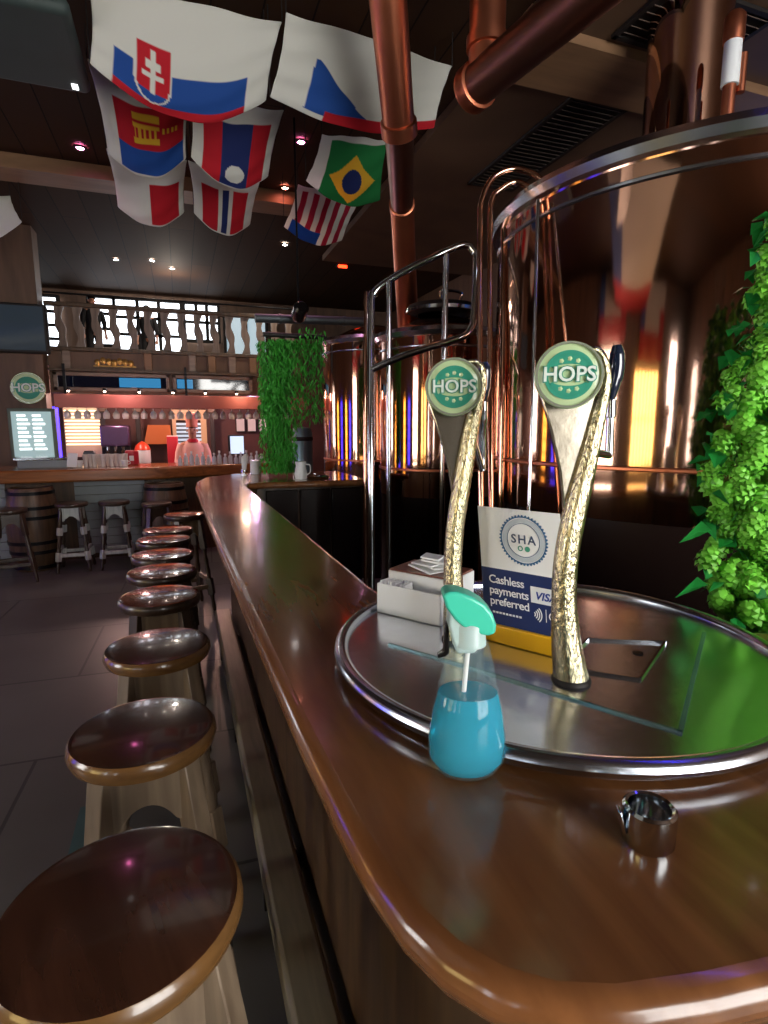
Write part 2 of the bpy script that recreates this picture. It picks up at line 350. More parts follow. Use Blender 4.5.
# ================================================================== STOOLS
def make_stool(label, seat_m, leg_m, apron_m, edge_m, seat_h=.8, r=.163, spread=.19, group='round bar stools along the main counter', name='bar_stool', block_m=None, top_in=.105):
    t = thing(name, label, 'bar stool', group=group)
    h = seat_h; e = .018
    st = BM(); lathe(st, [(0, h-.046), (r-.02, h-.046), (r-.006, h-.04), (r, h-.024), (r-.002, h-.010), (r-.008, h-.002), (r-.018, h), (0, h)], n=48)
    for f in st.faces:
        if f.calc_center_median().z < h-.0015: f.material_index = 1
    obj('seat', st, [seat_m, edge_m], t)
    bl = block_m or leg_m
    zl = h-.046
    for sx in (-1, 1):
        for sy in (-1, 1):
            a = Vector((sx*top_in, sy*top_in, zl)); c = Vector((sx*spread, sy*spread, 0)); d = c-a
            P = lambda f: a+d*f
            lg = BM(); q = (-d).to_track_quat('Z', 'Y').to_euler()
            fr = [0, .05, .1, .33, .38, .44, .5, .56, .62, .66, .82, .88, .95, 1]
            rr = [.02, .02, .02, .02, .014, .02, .016, .021, .016, .02, .02, .014, .018, .012]
            tube(lg, [P(f) for f in fr], rr, n=12)
            bb = lg if not block_m else BM()
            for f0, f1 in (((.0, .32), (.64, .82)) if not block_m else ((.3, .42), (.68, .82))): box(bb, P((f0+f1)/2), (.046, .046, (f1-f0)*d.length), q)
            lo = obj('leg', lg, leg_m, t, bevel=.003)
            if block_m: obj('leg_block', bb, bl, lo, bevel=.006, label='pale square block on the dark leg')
    f1 = .16; 
    for ax in (0, 1):
        for s_ in (-1, 1):
            w = top_in+.012; off = (top_in+(spread-top_in)*.13)*s_
            ap = BM(); W = w*2
            # arched board
            n = 10; pts = [(-W/2, 0), (-W/2, -.15)]
            for k in range(n+1): x = -W/2+.035+(W-.07)*k/n; pts.append((x, -.085-.045*abs(2*k/n-1)**2.2))
            pts += [(W/2, -.15), (W/2, 0)]
            M = basis(Vector((1, 0, 0)), Vector((0, 0, 1)), Vector((0, -1, 0)), (0, off, zl)) if ax == 0 else basis(Vector((0, 1, 0)), Vector((0, 0, 1)), Vector((1, 0, 0)), (off, 0, zl))
            prism(ap, pts, -.01, .01, M); obj('apron', ap, apron_m, t, smooth=False)
            so = (top_in+(spread-top_in)*.73)*s_; z = zl*.27; sb = BM(); L = so if so > 0 else -so
            if ax == 0: bx(sb, -L, L, so-.012, so+.012, z-.018, z+.018)
            else: bx(sb, so-.012, so+.012, -L, L, z-.018+.05, z+.018+.05)
            obj('stretcher', sb, apron_m, t, bevel=.004)
    return t
SX = [(-.118, .818), (-.117, 1.335), (-.104, 1.87), (-.116, 2.441), (-.12, 2.87), (-.128, 3.259), (-.134, 3.696), (-.114, 4.046), (.0, 4.72)]
LB = ['dark brown round bar stool nearest the camera, cut off by bottom left frame edge',
      'second nearest round bar stool, dark red-brown top with amber rim, beside counter',
      'third nearest round bar stool with duller brown top and amber rim',
      'fourth nearest round bar stool, top catching cold window light',
      'fifth nearest round bar stool along the counter, dark rimmed shiny seat',
      'sixth nearest round bar stool in the row, reddish seat',
      'seventh nearest round bar stool in the row, orange-brown seat',
      'eighth bar stool from the camera, last in the straight row',
      'farthest bar stool, tucked at the rounded far end of the main counter']
proto = make_stool(LB[0], M_SEAT, M_LEG, M_LEG, M_SEATEDGE, spread=.162, top_in=.082)
M_SEAT2 = wood('red_brown_seat_wood', rgb(96, 44, 26), rgb(130, 66, 40), rough=.14, coat=.8, scale=(9, 1.3, 9), s=2.6, bump=.04)
proto2 = make_stool(LB[3], M_SEAT2, M_DLEG, M_LEG, M_DLEG, spread=.152, top_in=.082)
for i, (x, y) in enumerate(SX):
    o = proto if i == 0 else (proto2 if i == 3 else copy_tree(proto if i < 3 else proto2))
    o.location = (x, y, 0); o.rotation_euler.z = [.35, .05, .02, 0, .03, -.04, .02, .0, .3][i]; o['label'] = LB[i]; o.scale = (1.07, 1.07, 1) if i == 0 else (1, 1, 1)
fs1 = make_stool('tall dark plain stool before far counter, cut off by left frame edge', M_DLEG, M_DLEG, M_DLEG, M_DLEG, seat_h=.71, r=.15, group='stools before the far bar', spread=.17, top_in=.085)
fs1.location = (-1.58, 6.2, 0); fs1.rotation_euler.z = .25
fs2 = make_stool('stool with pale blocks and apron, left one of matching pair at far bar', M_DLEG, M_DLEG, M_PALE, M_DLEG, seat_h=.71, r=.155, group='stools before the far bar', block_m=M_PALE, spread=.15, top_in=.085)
fs2.location = (-1.1, 6.5, 0)
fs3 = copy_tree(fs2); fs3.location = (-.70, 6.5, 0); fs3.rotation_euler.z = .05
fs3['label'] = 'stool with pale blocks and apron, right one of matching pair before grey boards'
fs4 = copy_tree(fs1); fs4.location = (-.27, 6.2, 0); fs4['label'] = 'dark stool at the far bar behind the last stools of the main row'

# ================================================================== FAR BAR
fb = thing('far_bar_counter', 'long wooden far bar counter with orange-brown lip and grey board front', 'bar counter', (-.5, 6.9, 0))
ftop = [(-3.4, 6.75), (-.4, 6.75), (.1, 6.92), (.5, 7.05), (1.2, 7.12), (1.2, 7.6), (-3.4, 7.6)]
M_FTOP = wood('orange_brown_bar_wood', rgb(110, 66, 34), rgb(160, 98, 50), rough=.25, coat=.4, scale=(1, 8, 8), s=3)
obj('countertop', prism(BM(), ftop, .895, 1.03), M_FTOP, fb, world=True, bevel=.02)
fbody = [(-3.4, 7.0), (-.45, 7.0), (.05, 7.05), (.5, 7.2), (1.15, 7.3), (1.15, 7.5), (-3.4, 7.5)]
obj('front_panel', prism(BM(), fbody, 0, .895), M_PANEL, fb, world=True)
b = BM()
for k in range(9):
    z = .06+k*.096; box(b, (-.78, 6.985, z+.045), (.72, .02, .09), Euler((.08, 0, 0)))
obj('board_cladding', b, M_GREYPANEL, fb, world=True, label='grey horizontal weathered board cladding', smooth=False)
b = BM()
for k in range(9):
    z = .06+k*.096; box(b, (-2.3, 6.985, z+.045), (1.0, .02, .09), Euler((.08, 0, 0)))
obj('board_cladding', b, M_GREYPANEL, fb, world=True, smooth=False)
M_OAK = wood('oak_stave', rgb(62, 44, 30), rgb(100, 74, 50), rough=.45, scale=(7, 7, .7), s=3)
def barrel(x, y, label):
    t = thing('barrel', label, 'barrel', (x, y, 0), group='oak barrels under the far bar')
    b = BM(); hh = .86; n = 28
    prof = [(0, 0), (.20, 0), (.205, .01), (.235, .2), (.25, .43), (.235, .66), (.205, .85), (.20, hh), (.185, hh), (.18, hh-.02), (0, hh-.02)]
    lathe(b, prof, n=n); obj('staves', b, M_OAK, t)
    for z, r in ((.04, .214), (.2, .2365), (.3, .2455), (.56, .2455), (.66, .2365), (.81, .214)):
        h = BM(); annulus(h, r-.002, r+.005, z-.018, z+.018, n=n); obj('hoop', h, M_IRON, t)
    return t
barrel(-1.5, 6.71, 'oak barrel with dark hoops under the far counter, left of grey boards')
barrel(-.2, 6.71, 'dark oak barrel under the far counter, right of the grey boards')

# bulkhead with dark glass frames + frieze + balustrade
yb = 8.2
bh = thing('balcony_fascia', 'brown balcony fascia with two framed dark glass panels and gilt plaque', 'balcony front', (-.3, yb, 1.9))
obj('board', bx(BM(), -1.5, 1.72, yb-.02, yb+.04, 1.9, 2.415), M_WALL, bh, world=True, smooth=False)
M_FRAME = wood('grey_brown_frame', rgb(110, 92, 80), rgb(140, 120, 105), rough=.4, scale=(1, 8, 8), s=3)
M_BGLASS = mat('blue_black_glass', rgb(10, 20, 40), rough=.05, coat=1)
M_BGLOW = mat('blue_lit_screen', rgb(10, 40, 80), rough=.1, emit=rgb(60, 140, 190), es=.5)
for x0, x1 in ((-1.46, -.1), (-.06, .98)):
    f = BM(); z0, z1 = 1.93, 2.16; w = .045
    bx(f, x0, x1, yb-.07, yb-.02, z1-w, z1); bx(f, x0, x1, yb-.07, yb-.02, z0, z0+w); bx(f, x0, x0+w, yb-.07, yb-.02, z0, z1); bx(f, x1-w, x1, yb-.07, yb-.02, z0, z1)
    fo = obj('panel_frame', f, M_FRAME, bh, world=True, smooth=False, bevel=.006)
    obj('pane', bx(BM(), x0+w, x1-w, yb-.035, yb-.02, z0+w, z1-w), M_BGLASS, fo, world=True, smooth=False)
    gx = x0+(x1-x0)*(.55 if x0 < -1 else .05); obj('screen', bx(BM(), gx, gx+(.5 if x0 < -1 else .2), yb-.042, yb-.036, z0+w+.01, z1-w-.01), M_BGLOW, fo, world=True, smooth=False, label='dim blue lit strip in the dark panel')
obj('ledge', bx(BM(), -1.5, 1.72, yb-.12, yb+.04, 2.17, 2.2), M_PANEL, bh, world=True, smooth=False)
pl = BM()
for k in range(7):
    lathe(pl, [(0, 0), (.03, .0), (.035, .012), (.02, .02), (0, .022)], c=(-.95+k*.065, yb-.02, 2.3+.012*((k*5) % 3-1)), n=12, M=Matrix.Rotation(PI/2, 4, 'X') @ Matrix.Diagonal((1, 1.3, 1, 1)))
bx(pl, -1.0, -.5, yb-.03, yb-.02, 2.24, 2.255)
obj('gilt_ornament', pl, mat('dull_gold', rgb(170, 130, 70), rough=.35, metal=.8), bh, world=True)
for k, xx in enumerate((-1.3, -.35, .2, .45, .72, 1.0)):
    q = BM(); bx(q, xx-.05, xx+.05, yb-.045, yb-.02, 2.2, 2.44); obj('corbel', q, M_TAN if k % 2 else M_FRAME, bh, world=True, bevel=.01)
bl = thing('balustrade', 'brown balcony balustrade of flat wavy cut balusters', 'balustrade', (0, yb, 2.46))
M_BALU = wood('grey_brown_baluster', rgb(98, 82, 72), rgb(135, 116, 102), rough=.45, scale=(6, 6, 1), s=3)
obj('bottom_rail', bx(BM(), -1.5, 1.72, yb-.05, yb+.05, 2.42, 2.47), M_PANEL, bl, world=True, bevel=.008)
obj('top_rail', bx(BM(), -1.5, 1.72, yb-.05, yb+.06, 2.96, 3.01), M_PANEL, bl, world=True, bevel=.008)
def wavy():
    L, R = [], []
    for k in range(17):
        t = k/16; z = .5*t; o_ = .018*math.sin(t*2*PI); w = .045+.012*math.cos(t*4*PI)
        L.append((-w+o_, z)); R.append((w+o_, z))
    return L+R[::-1]
bme = None
for k in range(15):
    x = -1.34+k*.205
    if bme is None:
        o = obj('baluster', prism(BM(), wavy(), -.012, .012, basis(Vector((1, 0, 0)), Vector((0, 0, 1)), Vector((0, -1, 0)))), M_BALU, bl); bme = o
    else: o = bme.copy(); COL.objects.link(o); o.parent = bl
    o.location = (x, 0, .01-.01)
# upper rail line (iron) behind
obj('upper_bar', tube(BM(), [(-1.5, yb+.02, 3.12), (1.72, yb+.02, 3.12)], .012), M_IRON, bl, world=True)
# dark glass box on column
t = thing('wall_screen', 'large dark glossy blue-grey screen mounted on the left column', 'screen', (-1.85, 7.85, 2.3))
obj('screen_body', bx(BM(), -2.35, -1.42, 7.82, 7.94, 2.34, 2.9), M_DARK, t, world=True, bevel=.015)
obj('glass', bx(BM(), -2.32, -1.45, 7.812, 7.82, 2.37, 2.87), mat('slate_blue_glass', rgb(72, 88, 98), rough=.12, coat=1), t, world=True, smooth=False)

def medallion(parent, c, right, up, nrm, r, word='HOPS', thick=.02, oval=1.0, size=None):
    M = basis(right, up, nrm, c) @ Matrix.Diagonal((1, oval, 1, 1))
    d = BM(); lathe(d, [(0, -thick), (r*.93, -thick), (r, -thick*.6), (r, -.003), (r*.97, 0), (r*.9, .002), (0, .002)], n=56, M=M)
    p = obj('badge', d, M_MINT, parent, world=True)
    a = BM(); annulus(a, r*.90, r*.97, .0, .005, n=56, M=M); obj('badge_rim', a, M_RIM, p, world=True)
    g = BM(); annulus(g, r*.60, r*.72, .002, .0035, n=56, M=M)
    def clip(sgn, y0):   # green lens shapes above and below the word
        pts = []
        for k in range(13): aa = PI*(.14+.72*k/12); pts.append((r*.62*math.cos(aa), sgn*r*.62*math.sin(aa)))
        for k in range(13): aa = PI*(.86-.72*k/12); pts.append((r*.55*math.cos(aa)*.98, sgn*(r*.12+r*.2*math.sin(aa))))
        if sgn < 0: pts = pts[::-1]
        prism(g, pts, .002, .0035, M)
    clip(1, 0); clip(-1, 0)
    obj('badge_print', g, M_GREEN, p, world=True, label='dark green ring and crescents printed on the badge', smooth=False)
    wb = BM()
    for aa in () if size else (.33, .5, .67, 1.33, 1.5, 1.67): lathe(wb, [(0, .0036), (r*.075, .0036), (r*.03, .005), (0, .005)], n=5, M=M @ Matrix.Translation((r*.46*math.cos(aa*PI), r*.47*math.sin(aa*PI), 0)))
    if not size: obj('badge_pattern', wb, M_MINT, p, world=True, smooth=False)
    s_ = size or r*.54
    obj('lettering_outline', text_bm(word, s_*1.12, M @ Matrix.Translation((0, 0, .0035)), depth=.001, bold=s_*.075), M_GREEN, p, world=True, smooth=False)
    obj('badge_lettering', text_bm(word, s_*1.12, M @ Matrix.Translation((0, 0, .0055)), depth=.001, bold=s_*.02), M_WLET, p, world=True, smooth=False, label='raised pale HOPS lettering')
    return p
M_RIM = mat('silver_green_rim', rgb(196, 206, 182), rough=.25, metal=.7)
M_WLET = mat('pale_raised_letter', rgb(216, 226, 220), rough=.4)

t = thing('round_sign', 'round green and cream HOPS sign on the left column', 'sign', tuple(at(28, 388, Y=7.9)))
medallion(t, at(28, 388, Y=7.9), Vector((1, 0, 0)), Vector((0, 0, 1)), Vector((0, -1, 0)), .185, thick=.04, size=.125)
obj('mount', box(BM(), at(28, 388, Y=7.9)+Vector((0, .05, 0)), (.1, .05, .1)), M_DARK, t, world=True)

# lit menu board below the sign
t = thing('menu_board', 'pale lit framed board on left column under the round sign', 'menu board', (-1.67, 7.9, 1.1))
obj('frame', bx(BM(), -1.93, -1.43, 7.88, 7.95, 1.08, 1.7), mat('green_grey_frame', rgb(92, 104, 92), rough=.4), t, world=True, bevel=.01)
obj('panel', bx(BM(), -1.89, -1.47, 7.868, 7.88, 1.12, 1.66), mat('pale_lit_panel', rgb(160, 190, 190), emit=rgb(170, 200, 200), es=.32), t, world=True, smooth=False)
b = BM()
for k in range(9):
    for xx in (-1.78, -1.62): bx(b, xx-.05, xx+.04*(1+(k*7 % 3)/2), 7.862, 7.868, 1.6-k*.05, 1.625-k*.05)
obj('printed_lines', b, mat('white_lit_print', (1, 1, 1), emit=(1, 1, 1), es=.8), t, world=True, smooth=False)
# grey stepped till box beneath board, on the counter
t = thing('cash_register', 'grey low boxy till on the far counter under the lit board', 'till', (-1.35, 7.2, 1.03))
obj('body', bx(BM(), -1.68, -1.2, 7.05, 7.4, 1.03, 1.12), M_GREYPANEL, t, world=True, bevel=.01)
obj('shelf', bx(BM(), -1.7, -1.18, 7.0, 7.42, 1.12, 1.15), M_STEEL, t, world=True, bevel=.005)

# back bar contents
M_PINK = mat('pink_lit_rack', rgb(170, 100, 90), rough=.5)  # pink light falling on the rack is put into its colour
rk = thing('glass_rack', 'long overhead pinkish rack holding hanging glasses over far bar', 'glass rack', (0, 7.8, 1.75))
obj('shelf', bx(BM(), -1.34, 1.6, 7.55, 8.1, 1.76, 1.82), M_PINK, rk, world=True, smooth=False)
obj('fascia', bx(BM(), -1.36, 1.62, 7.52, 7.56, 1.70, 1.86), M_PINK, rk, world=True, bevel=.006)
for xx in (-1.3, .1, 1.5): obj('hanger', bx(BM(), xx-.015, xx+.015, 7.9, 7.93, 1.82, 2.24), M_IRON, rk, world=True, smooth=False)
M_GLASS = mat('clear_glass', (1, 1, 1), rough=.02, trans=1, ior=1.45)
M_SHINE = mat('bright_glassware', rgb(245, 240, 232), rough=.06, trans=.35, ior=1.6)
def wineglass():
    b = BM(); lathe(b, [(0, 0), (.032, 0), (.032, .003), (.004, .006), (.004, .06), (.02, .075), (.034, .1), (.034, .13), (.028, .155), (.026, .155), (.031, .13), (.031, .1), (.018, .08), (0, .072)], n=16)
    return b
g0 = obj('hanging_wine_glass', wineglass(), M_SHINE)
lab = 'small stemmed glass hanging upside down from the pinkish rack'
for k in range(26):
    g = g0 if k == 0 else g0.copy()
    if k: COL.objects.link(g)
    g.location = (-1.25+k*.105, 7.62+.03*(k % 2), 1.735); g.rotation_euler.x = PI
    g.location.z = 1.745; g.scale = (1.15, 1.15, 1.1); tag(g, lab, 'wine glass', 'glasses hanging from the far bar rack')
for k in range(7):   # rack lamps
    l = thing('rack_lamp', 'tiny bright spot lamp under the balcony fascia above the glass rack', 'lamp', (-1.2+k*.38, 7.5, 1.9), group='tiny spot lamps along the glass rack')
    obj('lamp_housing', lathe(BM(), [(0, .03), (.02, .03), (.025, 0), (.02, -.004)], n=12), M_STEEL, l)
    obj('bulb', lathe(BM(), [(0, -.02), (.012, -.014), (.016, 0), (.012, .008), (0, .01)], n=12), mat('rack_bulb', (1, 1, 1), emit=rgb(255, 225, 200), es=14), l)

t = thing('louvre_blind', 'bright warm-lit slatted blind at the left of the back bar', 'blind', (-1.35, 9.9, 1.1))
b = BM()
for k in range(13): box(b, (-1.42, 9.95, 1.2+k*.052), (.52, .035, .008), Euler((.5, 0, 0)))
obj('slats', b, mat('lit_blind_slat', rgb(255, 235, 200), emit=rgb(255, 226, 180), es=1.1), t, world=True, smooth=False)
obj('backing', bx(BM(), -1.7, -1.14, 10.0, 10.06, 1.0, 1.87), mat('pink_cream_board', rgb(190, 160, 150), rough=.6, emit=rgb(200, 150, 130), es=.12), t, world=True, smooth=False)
t = obj('neon_tube', tube(BM(), [(-1.62, 9.0, 1.05), (-1.62, 9.0, 1.75)], .035), mat('violet_blue_neon', (0, 0, 0), emit=rgb(70, 50, 255), es=3)); tag(t, 'vertical violet-blue glowing tube left of the slatted blind', 'neon light')
t = thing('coffee_machine', 'purple-lit metal coffee machine on the back bar beside the blind', 'coffee machine', (-.9, 9.4, 1.0))
obj('body', bx(BM(), -1.12, -.72, 9.25, 9.6, 1.18, 1.5), mat('mauve_metal', rgb(100, 80, 112), rough=.25, metal=.8), t, world=True, bevel=.03, seg=3)
obj('drip_tray', bx(BM(), -1.12, -.72, 9.15, 9.6, .93, 1.0), M_STEEL, t, world=True, bevel=.01)
obj('back_panel', bx(BM(), -1.1, -.74, 9.45, 9.6, 1.0, 1.18), M_DARK, t, world=True)
for xx in (-1.02, -.92, -.82): obj('group_head', tube(BM(), [(xx, 9.28, 1.18), (xx, 9.28, 1.12), (xx, 9.16, 1.11)], .022), M_STEEL, t, world=True)
for xx in (-1.12, -.62, .5):
    t = thing('bar_post', ['slim dark purple post on the back bar just right of the blind', 'slim dark post between coffee machine and copper hood', 'slim dark brown post right of the chef at the back bar'][(-1.12, -.62, .5).index(xx)], 'post', (xx, 9.7, 0))
    obj('shaft', bx(BM(), -.035, .035, -.035, .035, .93, 2.2), M_DARK, t, bevel=.008); obj('cap_block', bx(BM(), -.06, .06, -.06, .06, 1.7, 1.78), M_PANEL, t, bevel=.008)
# back counter
obj_ = thing('back_counter', 'low back bar work counter behind the far bar', 'counter', (0, 9.5, 0))
obj('worktop', bx(BM(), -2.4, 1.7, 9.0, 10.0, .88, .93), M_STEEL, obj_, world=True)
obj('cabinet', bx(BM(), -2.35, 1.65, 9.08, 10.0, 0, .88), M_PANEL, obj_, world=True)
t = thing('copper_hood', 'orange-lit copper panel hood left of the chef', 'hood', (-.2, 9.8, 1.2))
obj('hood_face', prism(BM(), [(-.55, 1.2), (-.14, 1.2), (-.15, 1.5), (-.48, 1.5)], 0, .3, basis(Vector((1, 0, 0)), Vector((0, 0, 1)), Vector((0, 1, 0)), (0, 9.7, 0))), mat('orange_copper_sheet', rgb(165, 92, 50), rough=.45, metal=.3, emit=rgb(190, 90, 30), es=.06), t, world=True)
t = thing('cooking_pot', 'red-lidded white pot stack on back counter left of copper hood', 'pot', (-.55, 9.2, .93))
obj('pot_body', lathe(BM(), [(0, .0), (.1, 0), (.11, .02), (.11, .2), (.1, .2), (0, .19)], n=24), M_WHITE, t)
obj('lid', lathe(BM(), [(0, .33), (.03, .32), (.09, .27), (.115, .2), (0, .2)], n=24), mat('red_orange_enamel', rgb(190, 60, 34), rough=.35), t)
t = thing('gift_tin', 'red round tin with white patch on the far bar counter', 'tin', (-.56, 7.35, 1.03))
obj('tin_body', lathe(BM(), disc_prof(.075, 0, .17, .01), n=28), mat('crimson_enamel', rgb(180, 36, 52), rough=.35), t)
obj('label_patch', box(BM(), (0, -.074, .08), (.05, .01, .06)), M_WHITE, t, bevel=.004)
t = thing('red_box', 'red square box standing left of the chef', 'box', (-.12, 8.2, .93))
t.location = (-.12, 9.15, .93)
obj('carton', box(BM(), (0, 0, .2), (.16, .12, .4)), MATS['crimson_enamel'], t, bevel=.008)
obj('flap', box(BM(), (0, 0, .405), (.15, .11, .01)), M_WHITE, t)
t = thing('serving_hatch', 'cream-framed hatch window with striped shutter behind the chef', 'hatch', (.12, 10.0, 1.1))
fr = BM(); 
for a in ((-.12, -.06, 1.0, 1.75), (.33, .42, 1.0, 1.75), (-.06, .33, 1.58, 1.75)): bx(fr, a[0], a[1], 9.98, 10.09, a[2], a[3])
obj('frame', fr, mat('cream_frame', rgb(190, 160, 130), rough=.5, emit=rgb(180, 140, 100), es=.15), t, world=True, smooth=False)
b = BM()
for k in range(8): box(b, (.135, 10.05, 1.06+k*.065), (.39, .03, .03), Euler((.4, 0, 0)))
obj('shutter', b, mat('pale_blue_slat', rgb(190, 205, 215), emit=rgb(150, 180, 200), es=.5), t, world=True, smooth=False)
t = thing('monitor', 'small bright white-blue monitor on the right of far bar', 'monitor', (.82, 7.9, 1.03))
t.location = (.66, 7.4, 1.03)
obj('casing', box(BM(), (0, 0, .22), (.2, .04, .25)), M_DARK, t, bevel=.008)
obj('display', box(BM(), (0.01, -.023, .22), (.165, .006, .22)), mat('pale_display', (.2, .2, .2), emit=rgb(200, 215, 245), es=.8), t)
obj('stand', box(BM(), (0, 0, .05), (.04, .03, .1)), M_DARK, t)
obj('foot', box(BM(), (0, 0, .006), (.14, .1, .012)), M_DARK, t)
for k, xx in enumerate((.98, 1.17, 1.36)):
    t = thing('picture_frame', ['left', 'middle', 'right'][k]+' one of three pale framed sheets on the back bar wall', 'picture', (xx, 10.03, 1.5), group='framed sheets on the back bar wall')
    obj('frame', box(BM(), (0, 0, 0), (.16, .03, .24)), M_DARK, t, bevel=.004)
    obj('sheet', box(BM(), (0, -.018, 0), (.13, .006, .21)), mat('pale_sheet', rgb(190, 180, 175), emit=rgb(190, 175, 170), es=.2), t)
def bottle_bm(h=.2, r=.028):
    return lathe(BM(), [(0, 0), (r, 0), (r, h*.55), (r*.9, h*.62), (r*.4, h*.74), (r*.38, h*.86), (0, h*.86)], n=14)
b0 = None; lab = 'small bottle with white cap standing on the far bar counter'
M_BOT = mat('dark_bottle', rgb(40, 50, 56), rough=.15); M_BOTP = mat('silver_bottle', rgb(190, 200, 205), rough=.2)
for k in range(16):
    x = -.02+k*.065; y = 7.12+.05*(k % 2)+max(0, (x-.5))*.2
    if b0 is None:
        b0 = thing('bottle', lab, 'bottle', group='white-capped bottles on the far bar'); obj('glass_body', bottle_bm(), M_BOTP, b0); obj('cap', lathe(BM(), disc_prof(.014, .165, .2, .003), n=12), M_WHITE, b0); b = b0
    else: b = copy_tree(b0)
    b.location = (x, y, 1.03); b.scale = (.9, .9, .55+.25*((k*7) % 5)/4)
def tumbler():
    return lathe(BM(), [(0, 0), (.024, 0), (.032, .14), (.029, .14), (.022, .008), (0, .008)], n=16)
t0 = None; lab = 'clear beer glass upright on the far bar counter left of the red tin'
for k in range(10):
    g = obj('beer_glass', tumbler(), M_SHINE) if t0 is None else t0.copy()
    if t0 is None: t0 = g
    else: COL.objects.link(g)
    g.location = (-1.03+k*.045, 7.15+.07*(k % 2), 1.03); tag(g, lab, 'glass', 'beer glasses on the far bar')
M_GREYBOX = mat('slate_grey_plastic', rgb(70, 78, 86), rough=.4)
t = thing('tablet_stand', 'white tilted tablet leaning on the far counter beside the till', 'tablet', (-1.14, 7.0, 1.03))
obj('tablet', box(BM(), (0, 0, .085), (.1, .012, .16), Euler((-.25, .1, 0))), M_WHITE, t, bevel=.006)
obj('stand', box(BM(), (0, .05, .04), (.06, .04, .08)), M_DARK, t)
t = thing('card_terminal', 'slate grey box on the far counter among small white items', 'box', (-1.0, 7.35, 1.03))
t.location = (-1.02, 7.4, 1.03)
obj('casing', box(BM(), (0, 0, .08), (.12, .1, .16)), M_GREYBOX, t, bevel=.01)
obj('lid', box(BM(), (0, 0, .165), (.1, .08, .01)), M_DARK, t)
for i, (x, y, s_) in enumerate(((-1.1, 7.2, 1), (-.62, 7.1, .8))):
    t = thing('cup', ['white cup beside the slate grey box on the far counter', 'small white cup in front of the red tin on the far counter'][i], 'cup', (x, y, 1.03))
    obj('cup_body', lathe(BM(), [(0, 0), (.025, 0), (.04, .07), (.037, .07), (.023, .006), (0, .006)], n=20), M_WHITE, t)
    obj('cup_handle', tube(BM(), [(.035, 0, .055), (.055, 0, .05), (.055, 0, .03), (.03, 0, .02)], .004, n=8), M_WHITE, t)

